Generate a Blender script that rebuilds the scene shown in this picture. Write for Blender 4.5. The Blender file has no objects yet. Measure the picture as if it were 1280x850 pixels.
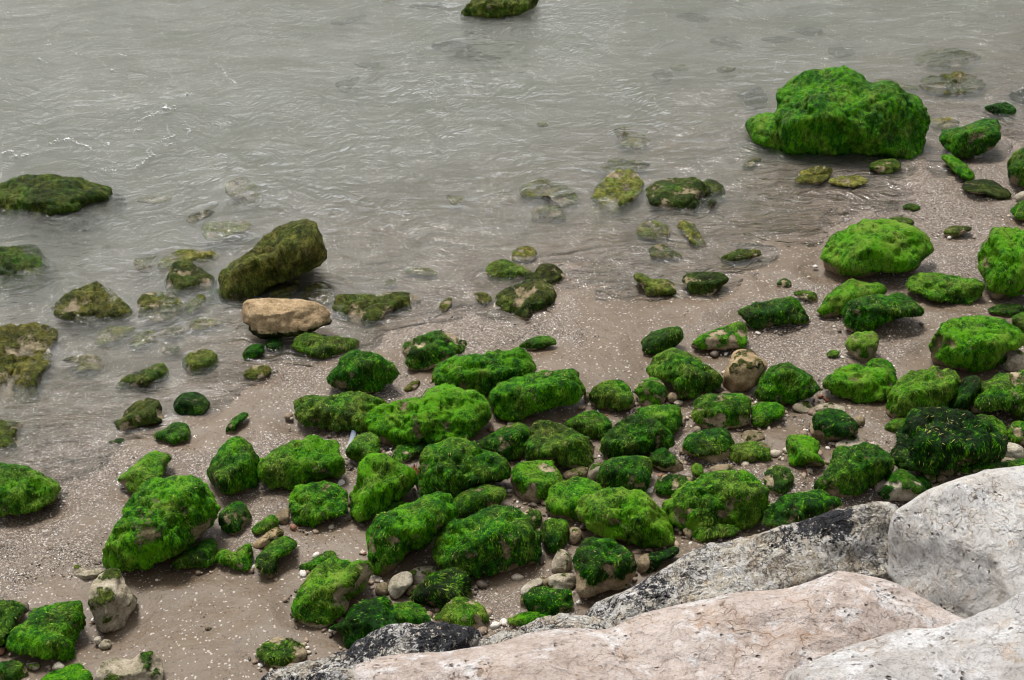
import bpy, math, random
import numpy as np
from mathutils import Vector

random.seed(7)
rng = np.random.default_rng(7)
scene = bpy.context.scene
COL = scene.collection

# ------------------------------------------------------------------ camera, sky, sun, exposure
CAM_H = 4.25
PITCH = math.radians(35.0)
LENS = 50.0
F = LENS / 36.0 * 1280.0
cam_data = bpy.data.cameras.new('camera')
cam_data.lens = LENS
cam_data.sensor_width = 36.0
cam_data.clip_start = 0.05
cam_data.clip_end = 400.0
cam = bpy.data.objects.new('camera', cam_data)
cam.location = (0, 0, CAM_H)
cam.rotation_euler = (math.radians(90) - PITCH, 0, 0)
COL.objects.link(cam)
scene.camera = cam

SUN_EL, SUN_AZ = math.radians(60), math.radians(-24)      # azimuth from +Y towards +X
world = bpy.data.worlds.new('World')
scene.world = world
world.use_nodes = True
wn, wl = world.node_tree.nodes, world.node_tree.links
wn.clear()
sky = wn.new('ShaderNodeTexSky'); sky.sky_type = 'NISHITA'
sky.sun_disc = False
sky.sun_elevation = SUN_EL
sky.sun_rotation = SUN_AZ
sky.dust_density = 4.0
sky.air_density = 1.2
hs = wn.new('ShaderNodeHueSaturation'); hs.inputs['Saturation'].default_value = 0.22
bgn = wn.new('ShaderNodeBackground'); bgn.inputs['Strength'].default_value = 0.067
wo = wn.new('ShaderNodeOutputWorld')
wl.new(sky.outputs[0], hs.inputs['Color']); wl.new(hs.outputs[0], bgn.inputs['Color']); wl.new(bgn.outputs[0], wo.inputs[0])

sd = bpy.data.lights.new('sun', 'SUN')
sd.energy = 1.5
sd.angle = math.radians(14)
sd.color = (1.0, 0.965, 0.91)
sun = bpy.data.objects.new('sun', sd)
_to = Vector((math.sin(SUN_AZ) * math.cos(SUN_EL), math.cos(SUN_AZ) * math.cos(SUN_EL), math.sin(SUN_EL)))
sun.rotation_euler = _to.to_track_quat('Z', 'Y').to_euler()
COL.objects.link(sun)

scene.view_settings.view_transform = 'Standard'
scene.view_settings.look = 'None'
scene.view_settings.gamma = 1.0
scene.view_settings.use_curve_mapping = False
scene.view_settings.exposure = 1.3
scene.cycles.filter_width = 1.1
scene.cycles.volume_bounces = 3
scene.cycles.max_bounces = 10
scene.cycles.transparent_max_bounces = 24

# ------------------------------------------------------------------ noise
def _hash(ix, iy, iz, seed):
    h = (ix.astype(np.int64) * 374761393 + iy.astype(np.int64) * 668265263 + iz.astype(np.int64) * 2147483647 + seed * 974634777) & 0xffffffff
    h = ((h ^ (h >> 13)) * 1274126177) & 0xffffffff
    h = ((h ^ (h >> 15)) * 2246822519) & 0xffffffff
    return (((h ^ (h >> 16)) & 0xffffff) / float(0xffffff)) * 2 - 1

def vnoise(p, seed=0):
    i = np.floor(p); f = p - i
    f = f * f * f * (f * (f * 6 - 15) + 10)
    x, y, z = i[:, 0], i[:, 1], i[:, 2]
    out = 0
    for dx in (0, 1):
        wx = f[:, 0] if dx else 1 - f[:, 0]
        for dy in (0, 1):
            wy = f[:, 1] if dy else 1 - f[:, 1]
            for dz in (0, 1):
                wz = f[:, 2] if dz else 1 - f[:, 2]
                out = out + wx * wy * wz * _hash(x + dx, y + dy, z + dz, seed)
    return out

def fbm(p, octv=4, seed=0, gain=0.5, lac=2.03):
    s = 0; a = 1.0; t = 0
    p = np.array(p, dtype=float)
    for k in range(octv):
        s = s + a * vnoise(p, seed + k * 17); t += a
        a *= gain; p = p * lac + 3.7
    return s / t

def sstep(a, b, x):
    t = np.clip((x - a) / (b - a), 0, 1)
    return t * t * (3 - 2 * t)

# ------------------------------------------------------------------ the lie of the beach
def ray(px, py):
    d = np.array([(px - 640) / F, math.cos(PITCH) + math.sin(PITCH) * (425 - py) / F, -math.sin(PITCH) + math.cos(PITCH) * (425 - py) / F])
    return d / np.linalg.norm(d)
O = np.array([0, 0, CAM_H])
def at_z(px, py, z):
    d = ray(px, py)
    return O + d * ((z - CAM_H) / d[2])
# the water's edge runs diagonally across the beach
S0, S1 = at_z(150, 600, 0), at_z(1060, 262, 0)
_t = (S1 - S0)[:2]; _t = _t / np.linalg.norm(_t)
SEA = np.array([-_t[1], _t[0]])                      # points out to sea
def ground_xy(x, y):
    x = np.asarray(x, dtype=float); y = np.asarray(y, dtype=float)
    d = (x - S0[0]) * SEA[0] + (y - S0[1]) * SEA[1]
    z = np.where(d > 0, -0.045 * d - 0.06 * np.clip(d - 1.3, 0, None), -0.07 * d)
    z = np.clip(z, -0.55, 0.6)
    p = np.stack([x.ravel(), y.ravel(), np.zeros(x.size)], 1)
    n = fbm(p * 0.9, 3, 5).reshape(x.shape) * 0.035 + fbm(p * 4.0, 3, 9).reshape(x.shape) * 0.009
    return z + n
def gz(x, y): return float(ground_xy(np.array([x]), np.array([y]))[0])
def on_ground(px, py, lift=0.0):
    z = 0.0
    for _ in range(12):
        q = at_z(px, py, z)
        z = 0.5 * z + 0.5 * (gz(q[0], q[1]) + lift)
    return at_z(px, py, z)

# ------------------------------------------------------------------ mesh helpers
def link_mesh(name, verts, faces, mat, parent=None, attrs=None, smooth=True):
    me = bpy.data.meshes.new(name)
    verts = np.ascontiguousarray(verts, dtype=np.float32); faces = np.ascontiguousarray(faces, dtype=np.int32)
    nf, k = faces.shape
    me.vertices.add(len(verts)); me.vertices.foreach_set('co', verts.ravel())
    me.loops.add(nf * k); me.loops.foreach_set('vertex_index', faces.ravel())
    me.polygons.add(nf)
    me.polygons.foreach_set('loop_start', np.arange(0, nf * k, k, dtype=np.int32))
    me.polygons.foreach_set('loop_total', np.full(nf, k, dtype=np.int32))
    me.polygons.foreach_set('use_smooth', np.full(nf, smooth, dtype=bool))
    for an, v in (attrs or {}).items():
        v = np.ascontiguousarray(v, dtype=np.float32)
        if v.ndim == 1:
            at = me.attributes.new(an, 'FLOAT', 'POINT'); at.data.foreach_set('value', v)
        else:
            at = me.attributes.new(an, 'FLOAT_VECTOR', 'POINT'); at.data.foreach_set('vector', v.ravel())
    me.update(calc_edges=True)
    me.materials.append(mat)
    o = bpy.data.objects.new(name, me)
    COL.objects.link(o)
    if parent is not None: o.parent = parent
    return o

_ico = {}
def ico(n):
    if n not in _ico:
        import bmesh
        bm = bmesh.new(); bmesh.ops.create_icosphere(bm, subdivisions=n, radius=1.0)
        v = np.array([q.co[:] for q in bm.verts]); f = np.array([[q.index for q in t.verts] for t in bm.faces])
        bm.free()
        _ico[n] = (v / np.linalg.norm(v, axis=1)[:, None], f)
    return _ico[n]

def normals(v, f):
    a = v[f[:, 1]] - v[f[:, 0]]; b = v[f[:, 2]] - v[f[:, 0]]
    fn = np.cross(a, b)
    n = np.zeros_like(v)
    for k in range(3):
        for c in range(3):
            n[:, c] += np.bincount(f[:, k], fn[:, c], len(v))
    return n / (np.linalg.norm(n, axis=1)[:, None] + 1e-12)

# ------------------------------------------------------------------ materials
class NT:
    def __init__(self, name):
        self.m = bpy.data.materials.new(name); self.m.use_nodes = True
        self.t = self.m.node_tree; self.t.nodes.clear()
        self.out = self.t.nodes.new('ShaderNodeOutputMaterial')
    def n(self, typ, ins=None, **kw):
        q = self.t.nodes.new('ShaderNode' + typ)
        for k, v in kw.items(): setattr(q, k, v)
        for k, v in (ins or {}).items():
            if hasattr(v, 'is_linked') or isinstance(v, bpy.types.NodeSocket): self.t.links.new(v, q.inputs[k])
            else: q.inputs[k].default_value = v
        return q
    def noise(self, vec, scale, detail=4, rough=0.55, dist=0.0):
        return self.n('TexNoise', {'Vector': vec, 'Scale': scale, 'Detail': detail, 'Roughness': rough, 'Distortion': dist}).outputs['Fac']
    def ramp(self, fac, stops, interp='LINEAR'):
        q = self.n('ValToRGB', {'Fac': fac}); r = q.color_ramp; r.interpolation = interp
        while len(r.elements) < len(stops): r.elements.new(0.5)
        for e, (p, c) in zip(r.elements, stops):
            e.position = p; e.color = (c[0], c[1], c[2], 1) if hasattr(c, '__len__') else (c, c, c, 1)
        return q.outputs['Color']
    def mix(self, fac, a, b, mode='MIX'):
        q = self.t.nodes.new('ShaderNodeMix'); q.data_type = 'RGBA'; q.blend_type = mode
        for k, v in ((0, fac), (6, a), (7, b)):
            if isinstance(v, bpy.types.NodeSocket): self.t.links.new(v, q.inputs[k])
            elif hasattr(v, '__len__'): q.inputs[k].default_value = (v[0], v[1], v[2], 1)
            elif k: q.inputs[k].default_value = (v, v, v, 1)
            else: q.inputs[k].default_value = v
        return q.outputs[2]
    def math(self, op, a, b=0.0, c=0.0, clamp=False):
        q = self.n('Math', operation=op); q.use_clamp = clamp
        for k, v in ((0, a), (1, b), (2, c)):
            if isinstance(v, bpy.types.NodeSocket): self.t.links.new(v, q.inputs[k])
            else: q.inputs[k].default_value = v
        return q.outputs[0]
    def attr(self, name): return self.n('Attribute', attribute_name=name).outputs['Fac']
    def pos(self): return self.n('NewGeometry').outputs['Position']
    def vmul(self, vec, s):
        q = self.n('VectorMath', operation='MULTIPLY'); self.t.links.new(vec, q.inputs[0]); q.inputs[1].default_value = s
        return q.outputs[0]
    def bump(self, h, strength, dist, normal=None):
        ins = {'Height': h, 'Strength': strength, 'Distance': dist}
        if normal is not None: ins['Normal'] = normal
        return self.n('Bump', ins).outputs[0]
    def done(self, col, rough, normal=None, spec=0.5, **extra):
        b = self.n('BsdfPrincipled', {'Base Color': col if isinstance(col, bpy.types.NodeSocket) else (*col, 1), 'Roughness': rough, 'Specular IOR Level': spec})
        if normal is not None: self.t.links.new(normal, b.inputs['Normal'])
        self.t.links.new(b.outputs[0], self.out.inputs['Surface'])
        self.b = b
        return self.m

def algae_colour(T, P, tone, olive):
    """mats of green algae: dark wet green to fresh yellow green, olive brown where it is old"""
    Q = T.vmul(P, (1.0, 1.0, 0.4))
    big = T.noise(P, 5.0, 3, 0.6); mid = T.noise(Q, 34.0, 5, 0.7, 0.5); fine = T.noise(Q, 190.0, 3, 0.75)
    v = T.math('ADD', T.math('MULTIPLY', big, 0.38), T.math('ADD', T.math('MULTIPLY', mid, 0.64), T.math('MULTIPLY', fine, 0.48)))
    v = T.math('ADD', v, T.math('MULTIPLY', T.math('SUBTRACT', tone, 0.5), 0.55))
    v = T.math('ADD', T.math('MULTIPLY', v, 1.55), -0.41)
    green = T.ramp(v, [(0.42, (0.001, 0.008, 0.0004)), (0.63, (0.005, 0.036, 0.0004)), (0.82, (0.015, 0.104, 0.0004)), (0.99, (0.085, 0.27, 0.0006))])
    old = T.ramp(v, [(0.45, (0.012, 0.014, 0.003)), (0.64, (0.045, 0.044, 0.006)), (0.82, (0.13, 0.118, 0.020)), (0.98, (0.29, 0.25, 0.07))])
    fl = T.ramp(T.noise(P, 120.0, 5, 0.75, 0.6), [(0.60, 0.0), (0.68, 0.75)])
    fl = T.math('MULTIPLY', fl, T.ramp(T.noise(P, 11.0, 3), [(0.45, 0.0), (0.62, 1.0)]))
    return T.mix(fl, T.mix(olive, green, old), (0.42, 0.36, 0.13)), mid, fine

def make_rock_material():
    T = NT('algae covered stone')
    P = T.pos()
    info = T.n('ObjectInfo')
    sep = T.n('SeparateColor', {'Color': info.outputs['Color']})
    tone, olive, pale = sep.outputs[0], sep.outputs[1], sep.outputs[2]
    moss = T.attr('moss')
    brk = T.noise(P, 60.0, 5, 0.7)
    m = T.math('ADD', moss, T.math('MULTIPLY', T.math('SUBTRACT', brk, 0.5), 1.1))
    m = T.ramp(m, [(0.40, 0.0), (0.56, 1.0)])
    ol = T.math('ADD', olive, T.math('MULTIPLY', T.math('SUBTRACT', T.noise(P, 9.0, 3), 0.56), 1.3), clamp=True)
    gcol, mid, fine = algae_colour(T, P, tone, ol)
    s1 = T.noise(P, 14.0, 6, 0.65); s2 = T.noise(P, 90.0, 5, 0.7)
    sv = T.math('ADD', T.math('MULTIPLY', s1, 0.6), T.math('MULTIPLY', s2, 0.4))
    dark = T.ramp(sv, [(0.36, (0.030, 0.024, 0.014)), (0.52, (0.13, 0.10, 0.055)), (0.66, (0.30, 0.24, 0.14))])
    lite = T.ramp(sv, [(0.34, (0.17, 0.14, 0.09)), (0.50, (0.42, 0.37, 0.28)), (0.64, (0.62, 0.57, 0.47))])
    stone = T.mix(pale, dark, lite)
    stone = T.mix(info.outputs['Alpha'], stone, T.mix(1.0, stone, (1.15, 0.82, 0.46), 'MULTIPLY'))
    pits = T.ramp(T.n('TexVoronoi', {'Vector': P, 'Scale': 85.0}).outputs['Distance'], [(0.10, 0.25), (0.32, 1.0)])
    stone = T.mix(0.55, stone, T.mix(1.0, stone, pits, 'MULTIPLY'))
    # a green film on the stone next to the mats
    film = T.math('MULTIPLY', T.ramp(T.math('ADD', moss, T.math('MULTIPLY', T.noise(P, 20.0, 3), 0.5)), [(0.32, 0.0), (0.75, 1.0)]), 0.65)
    stone = T.mix(film, stone, T.mix(0.45, stone, (0.10, 0.13, 0.02)))
    col = T.mix(m, stone, gcol)
    h = T.math('ADD', T.math('MULTIPLY', mid, 0.6), T.math('MULTIPLY', fine, 0.35))
    h = T.math('ADD', h, T.math('MULTIPLY', m, 0.35))
    h = T.math('ADD', h, T.math('MULTIPLY', s2, 0.2))
    nrm = T.bump(h, 0.9, 0.024)
    return T.done(col, T.mix(m, 0.5, 0.5), nrm, T.n('Math', {0: m}, operation='MULTIPLY').outputs[0] if False else 0.10)

def make_strand_material():
    T = NT('algae filaments')
    P = T.pos(); info = T.n('ObjectInfo')
    sep = T.n('SeparateColor', {'Color': info.outputs['Color']})
    ol = T.math('ADD', sep.outputs[1], T.math('MULTIPLY', T.math('SUBTRACT', T.noise(P, 9.0, 3), 0.56), 1.3), clamp=True)
    col, mid, fine = algae_colour(T, P, T.math('ADD', sep.outputs[0], T.math('MULTIPLY', T.math('SUBTRACT', T.attr('shade'), 0.42), 1.0)), ol)
    col = T.mix(T.ramp(T.attr('tip'), [(0.45, 0.0), (0.55, 0.9)]), col, (0.36, 0.36, 0.09))
    m = T.done(col, 0.55, None, 0.08)
    return m

def make_sand():
    T = NT('wet shelly sand')
    P = T.pos()
    wet = T.attr('wet')
    grav = T.attr('gravel')
    base = T.ramp(T.noise(P, 2.2, 4, 0.6), [(0.35, (0.122, 0.086, 0.052)), (0.65, (0.162, 0.118, 0.076))])
    grain = T.noise(P, 420.0, 2, 0.8)
    base = T.mix(0.6, base, T.mix(1.0, base, T.ramp(grain, [(0.3, 0.35), (0.7, 1.65)]), 'MULTIPLY'))
    # shell hash: every cell of the grit has its own colour
    vor = T.n('TexVoronoi', {'Vector': P, 'Scale': 210.0})
    cellv = T.n('SeparateColor', {'Color': vor.outputs['Color']}).outputs[0]
    grit = T.ramp(cellv, [(0.0, (0.035, 0.026, 0.018)), (0.22, (0.095, 0.066, 0.045)), (0.5, (0.185, 0.138, 0.098)), (0.74, (0.29, 0.235, 0.185)), (0.90, (0.56, 0.52, 0.47))], 'CONSTANT')
    gm = T.math('ADD', grav, T.math('MULTIPLY', T.math('SUBTRACT', T.noise(P, 40.0, 4, 0.7), 0.5), 0.9))
    gm = T.ramp(gm, [(0.38, 0.0), (0.95, 0.8)])
    col = T.mix(gm, base, grit)
    fleck = T.n('TexVoronoi', {'Vector': P, 'Scale': 130.0})
    fv = T.n('SeparateColor', {'Color': fleck.outputs['Color']}).outputs[1]
    col = T.mix(T.math('MULTIPLY', T.ramp(fv, [(0.965, 0.0), (0.97, 1.0)]), 0.7), col, (0.52, 0.47, 0.42))
    col = T.mix(T.math('MULTIPLY', T.ramp(fv, [(0.03, 1.0), (0.035, 0.0)]), 0.75), col, (0.05, 0.04, 0.035))
    col = T.mix(wet, col, T.mix(1.0, col, (0.88, 0.87, 0.87), 'MULTIPLY'))
    h = T.math('ADD', T.math('MULTIPLY', vor.outputs['Distance'], T.math('MULTIPLY', gm, 0.6)), T.math('MULTIPLY', grain, 0.25))
    nrm = T.bump(h, 0.7, 0.006)
    nrm = T.bump(T.noise(P, 16.0, 5, 0.6), 0.5, 0.02, nrm)
    return T.done(col, T.mix(wet, 0.75, 0.42), nrm, 0.4)

def make_shell():
    T = NT('shell grit')
    t = T.attr('tone')
    col = T.ramp(t, [(0.0, (0.03, 0.026, 0.022)), (0.14, (0.12, 0.082, 0.055)), (0.32, (0.22, 0.16, 0.11)), (0.50, (0.34, 0.27, 0.21)), (0.68, (0.50, 0.43, 0.37)), (0.85, (0.74, 0.70, 0.65))], 'CONSTANT')
    return T.done(col, 0.45)

def make_boulder(name, c0, c1, c2, black=0.0, crack=0.6, bscale=1.0, web=0.0, grit=0.28, chunk=0.05):
    T = NT(name)
    P = T.pos()
    warp = T.n('VectorMath', operation='ADD'); T.t.links.new(P, warp.inputs[0])
    dn = T.n('TexNoise', {'Vector': P, 'Scale': 9.0, 'Detail': 5.0}); sc = T.n('VectorMath', operation='SCALE'); sc.inputs['Scale'].default_value = 0.035
    T.t.links.new(dn.outputs['Color'], sc.inputs[0]); T.t.links.new(sc.outputs[0], warp.inputs[1]); W = warp.outputs[0]
    n1 = T.noise(P, 3.0 * bscale, 6, 0.66, 0.5); n2 = T.noise(W, 24.0, 7, 0.72); n3 = T.noise(P, 130.0, 4, 0.75)
    v = T.math('ADD', T.math('MULTIPLY', n1, 0.5), T.math('MULTIPLY', n2, 0.5))
    col = T.ramp(v, [(0.38, c0), (0.50, c1), (0.62, c2)])
    rust = T.ramp(T.noise(W, 6.0, 6, 0.75, 0.6), [(0.56, 0.0), (0.70, 0.75)])
    col = T.mix(rust, col, T.mix(1.0, col, (0.95, 0.72, 0.48), 'MULTIPLY'))
    scab = T.math('MULTIPLY', T.ramp(T.noise(W, 34.0, 6, 0.75), [(0.56, 0.0), (0.63, 1.0)]), T.ramp(T.noise(P, 5.5, 3), [(0.54, 0.0), (0.64, 1.0)]))
    col = T.mix(T.math('MULTIPLY', scab, 0.8), col, (0.20, 0.145, 0.095))
    chalk = T.ramp(T.noise(W, 8.0, 7, 0.72), [(0.52, 0.0), (0.60, 0.8)])
    col = T.mix(chalk, col, T.mix(0.7, col, (0.76, 0.76, 0.77)))
    spk = T.ramp(n3, [(0.33, 0.55), (0.45, 1.0), (0.58, 1.0), (0.70, 1.25)])
    pit = T.math('MULTIPLY', T.ramp(T.n('TexVoronoi', {'Vector': W, 'Scale': 42.0}).outputs['Distance'], [(0.10, 1.0), (0.30, 0.0)]), T.ramp(T.noise(P, 8.0, 3), [(0.47, 0.0), (0.60, 1.0)]))
    col = T.mix(T.math('MULTIPLY', pit, 0.7), col, (0.16, 0.12, 0.09))
    col = T.mix(0.8, col, T.mix(1.0, col, spk, 'MULTIPLY'))
    # cracks: thin zero lines of a warped noise, only here and there
    def lines(scale, wdt, det=3):
        a = T.noise(W, scale, det, 0.6)
        return T.ramp(T.math('ABSOLUTE', T.math('SUBTRACT', a, 0.5)), [(0.0, 1.0), (wdt, 0.0)])
    ck = T.math('MULTIPLY', lines(4.5 * bscale, 0.006), T.ramp(T.noise(P, 2.6, 3), [(0.50, 0.0), (0.60, 1.0)]))
    ck2 = T.math('MULTIPLY', lines(14.0 * bscale, 0.012), T.ramp(T.noise(P, 4.1, 3), [(0.54, 0.0), (0.62, 1.0)]))
    ckk = T.math('MULTIPLY', T.math('MAXIMUM', ck, ck2), crack, clamp=True)
    wb = T.math('MAXIMUM', lines(16.0, 0.030, 5), lines(31.0, 0.035, 4))
    if web > 0:
        ckk = T.math('MAXIMUM', ckk, T.math('MULTIPLY', T.math('MULTIPLY', wb, T.ramp(T.noise(P, 7.0, 4, 0.7), [(0.36, 0.0), (0.52, 1.0)])), web))
    halo = T.math('MULTIPLY', lines(4.5 * bscale, 0.030), T.ramp(T.noise(P, 2.6, 3), [(0.48, 0.0), (0.60, 1.0)]))
    col = T.mix(T.math('MULTIPLY', halo, T.math('MULTIPLY', n2, 0.55)), col, T.mix(1.0, col, (0.98, 0.70, 0.42), 'MULTIPLY'))
    col = T.mix(ckk, col, (0.035, 0.032, 0.034) if web > 0 else (0.12, 0.085, 0.06))
    if black > 0:
        # crust of black lichen, thickest where the surface is crinkled
        b = T.math('ADD', T.attr('black'), T.math('MULTIPLY', T.math('SUBTRACT', T.noise(W, 40.0, 7, 0.8), 0.5), 3.6))
        b = T.math('ADD', b, T.math('MULTIPLY', wb, 0.25))
        bm = T.math('MULTIPLY', T.ramp(b, [(0.50, 0.0), (0.60, 1.0)]), black)
        col = T.mix(bm, col, T.ramp(n3, [(0.4, (0.014, 0.015, 0.018)), (0.65, (0.10, 0.10, 0.11))]))
    h = T.math('SUBTRACT', T.math('ADD', T.math('MULTIPLY', n2, 0.9), T.math('MULTIPLY', n3, grit)), T.math('MULTIPLY', pit, 0.45))
    h = T.math('SUBTRACT', h, T.math('MULTIPLY', ckk, 0.25))
    h = T.math('SUBTRACT', h, T.math('MULTIPLY', scab, 0.15))
    nrm = T.bump(h, 1.0, chunk + 0.03 * web)
    nrm = T.bump(T.n('TexVoronoi', {'Vector': W, 'Scale': 13.0, 'Detail': 2.0}).outputs['Distance'], 0.55, chunk * 0.9, nrm)
    return T.done(col, 0.85, nrm, 0.2)

M_ROCK = make_rock_material(); M_STRAND = make_strand_material(); M_SAND = make_sand(); M_SHELL = make_shell()
M_PINK = make_boulder('pinkish limestone', (0.36, 0.285, 0.24), (0.50, 0.42, 0.375), (0.60, 0.53, 0.49), 0, 0.5, grit=0.10, chunk=0.03)
M_WHITE = make_boulder('white weathered limestone', (0.56, 0.515, 0.465), (0.75, 0.72, 0.68), (0.84, 0.825, 0.80), 0, 0.6, 1.6, grit=0.2, chunk=0.045)
M_GREY = make_boulder('greyish limestone', (0.36, 0.33, 0.305), (0.48, 0.45, 0.43), (0.58, 0.565, 0.555), 0, 0.4, grit=0.10, chunk=0.03)
M_PIED = make_boulder('black crusted limestone', (0.50, 0.40, 0.27), (0.74, 0.69, 0.60), (0.84, 0.83, 0.81), 1.0, 0.6, 1.8, 0.75)

# ------------------------------------------------------------------ sand and water sheets
def axis(lo, hi, step, far):
    core = np.arange(lo, hi + step * .5, step)
    g = []; s = step; x = 0
    while x < far: s *= 1.35; x += s; g.append(x)
    g = np.array(g)
    return np.concatenate([(lo - g)[::-1], core, hi + g])
def grid(xs, ys):
    X, Y = np.meshgrid(xs, ys)
    nx, ny = len(xs), len(ys)
    i = np.arange(nx * ny).reshape(ny, nx)
    f = np.stack([i[:-1, :-1].ravel(), i[:-1, 1:].ravel(), i[1:, 1:].ravel(), i[1:, :-1].ravel()], 1)
    return X.ravel(), Y.ravel(), f, i

def gravel_mask(x, y):
    p = np.stack([x, y, 0 * x], 1)
    d = (x - S0[0]) * SEA[0] + (y - S0[1]) * SEA[1]
    n = fbm(p * np.array([1.3, 1.3, 1]), 4, 31)
    g = 0.30 + n * 1.5
    g = g + 0.30 * sstep(0.2, 2.5, x) - 0.10 * sstep(0.5, 2.0, -x) 
    return np.clip(g, 0, 1)


# ------------------------------------------------------------------ water: murky, shallow, rippled
def wave_height(X, Y):
    p = np.stack([X, Y, 0 * X], 1)
    wx = fbm(p * 0.8, 3, 201) * 0.8; wy = fbm(p * 0.8, 3, 202) * 0.8
    q = np.stack([(X + wx) * 2.0, (Y + wy) * 4.6 + X * 0.9, 0 * X], 1)
    r1 = 1 - np.abs(fbm(q, 3, 203)) * 3.0                      # sharp little crests
    q2 = np.stack([(X + wx) * 6.0 - Y * 1.5, (Y + wy) * 13.0 + X * 2, 0 * X], 1)
    r2 = 1 - np.abs(fbm(q2, 3, 207)) * 3.0
    d = (X - S0[0]) * SEA[0] + (Y - S0[1]) * SEA[1]
    amp = 0.06 + 0.94 * sstep(0.2, 2.0, d)
    calm = 0.25 + 0.75 * sstep(-0.25, 0.3, fbm(p * 0.6, 3, 211))
    return (r1 * 0.010 + r2 * 0.003 + fbm(p * 1.1, 2, 213) * 0.016 - 0.010) * amp * calm

def make_water():
    T = NT('murky sea water')
    P = T.pos()
    w = T.n('TexNoise', {'Vector': P, 'Scale': 1.3, 'Detail': 3.0}); sc = T.n('VectorMath', operation='SCALE'); sc.inputs['Scale'].default_value = 0.5
    T.t.links.new(w.outputs['Color'], sc.inputs[0]); ad = T.n('VectorMath', operation='ADD')
    T.t.links.new(P, ad.inputs[0]); T.t.links.new(sc.outputs[0], ad.inputs[1])
    q = T.vmul(ad.outputs[0], (1.0, 2.4, 1.0))
    a = T.noise(q, 9.0, 5, 0.6, 0.3)
    ridge = T.math('SUBTRACT', 1.0, T.math('ABSOLUTE', T.math('MULTIPLY', T.math('SUBTRACT', a, 0.5), 5.0)))
    nrm = T.bump(T.noise(q, 2.2, 4, 0.55, 1.8), 1.0, 0.11)
    rm = T.ramp(T.noise(P, 0.9, 3, 0.6), [(0.42, 0.12), (0.60, 1.0)])
    nrm = T.bump(T.math('MULTIPLY', ridge, T.math('MULTIPLY', rm, T.attr('stir'))), 0.5, 0.016, nrm)
    nrm = T.bump(T.noise(q, 55.0, 4, 0.7), 0.35, 0.005, nrm)
    fr = T.n('Fresnel', {'IOR': 1.333, 'Normal': nrm})
    gl = T.n('BsdfGlossy', {'Color': (1, 1, 1, 1), 'Roughness': 0.06, 'Normal': nrm})
    tr = T.n('BsdfTransparent')
    ms = T.n('MixShader', {0: fr.outputs[0], 1: tr.outputs[0], 2: gl.outputs[0]})
    T.t.links.new(ms.outputs[0], T.out.inputs['Surface'])
    vol = T.n('VolumePrincipled', {'Color': (0.505, 0.52, 0.465, 1), 'Density': WATER_DENSITY, 'Anisotropy': 0.2})
    T.t.links.new(vol.outputs[0], T.out.inputs['Volume'])
    return T.m
WATER_DENSITY = 5.5
M_WATER = make_water()
def build_water():
    xs, ys = axis(-5.2, 5.2, 0.026, 90), axis(4.0, 13.2, 0.026, 90)
    X, Y, f, I = grid(xs, ys)
    Z = wave_height(X, Y)
    n = len(X)
    # underside far below the sand, walls all round: one closed body of water
    ring = np.concatenate([I[0, :], I[1:, -1], I[-1, :-1][::-1], I[1:-1, 0][::-1]])
    m = len(ring)
    low = np.stack([X[ring], Y[ring], np.full(m, -1.5)], 1)
    V = np.concatenate([np.stack([X, Y, Z], 1), low, [[0, 8, -1.5]]])
    a = np.arange(m); b = (a + 1) % m
    side = np.stack([ring[b], ring[a], n + a, n + b], 1)
    bot = np.stack([n + b, n + a, np.full(m, n + m), np.full(m, n + m)], 1)
    me = bpy.data.meshes.new('sea_water')
    F4 = np.concatenate([f, side]); F3 = bot[:, :3]
    me.vertices.add(len(V)); me.vertices.foreach_set('co', V.astype(np.float32).ravel())
    nl = F4.size + F3.size
    me.loops.add(nl); me.loops.foreach_set('vertex_index', np.concatenate([F4.ravel(), F3.ravel()]).astype(np.int32))
    me.polygons.add(len(F4) + len(F3))
    st = np.concatenate([np.arange(len(F4)) * 4, F4.size + np.arange(len(F3)) * 3]).astype(np.int32)
    me.polygons.foreach_set('loop_start', st)
    me.polygons.foreach_set('loop_total', np.concatenate([np.full(len(F4), 4), np.full(len(F3), 3)]).astype(np.int32))
    me.polygons.foreach_set('use_smooth', np.concatenate([np.full(len(f), True), np.full(m * 2, False)]))
    me.update(calc_edges=True); me.materials.append(M_WATER)
    # wind ripples die out in the last hand's breadth of water
    stir = np.zeros(len(V)); stir[:n] = 0.12 + 0.88 * sstep(0.05, 0.22, -ground_xy(X, Y))
    at = me.attributes.new('stir', 'FLOAT', 'POINT'); at.data.foreach_set('value', stir.astype(np.float32))
    o = bpy.data.objects.new('sea_water', me); COL.objects.link(o)
    o['kind'] = 'structure'; o['label'] = 'shallow murky grey green sea water with small ripples'
build_water()

# ------------------------------------------------------------------ stones, each from its own outline
def catmull(pts, k=8):
    n = len(pts); out = []
    for i in range(n):
        p0, p1, p2, p3 = pts[i - 1], pts[i], pts[(i + 1) % n], pts[(i + 2) % n]
        for j in range(k):
            t = j / k
            out.append(0.5 * ((2 * p1) + (-p0 + p2) * t + (2 * p0 - 5 * p1 + 4 * p2 - p3) * t * t + (-p0 + 3 * p1 - 3 * p2 + p3) * t ** 3))
    return np.array(out)

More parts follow.
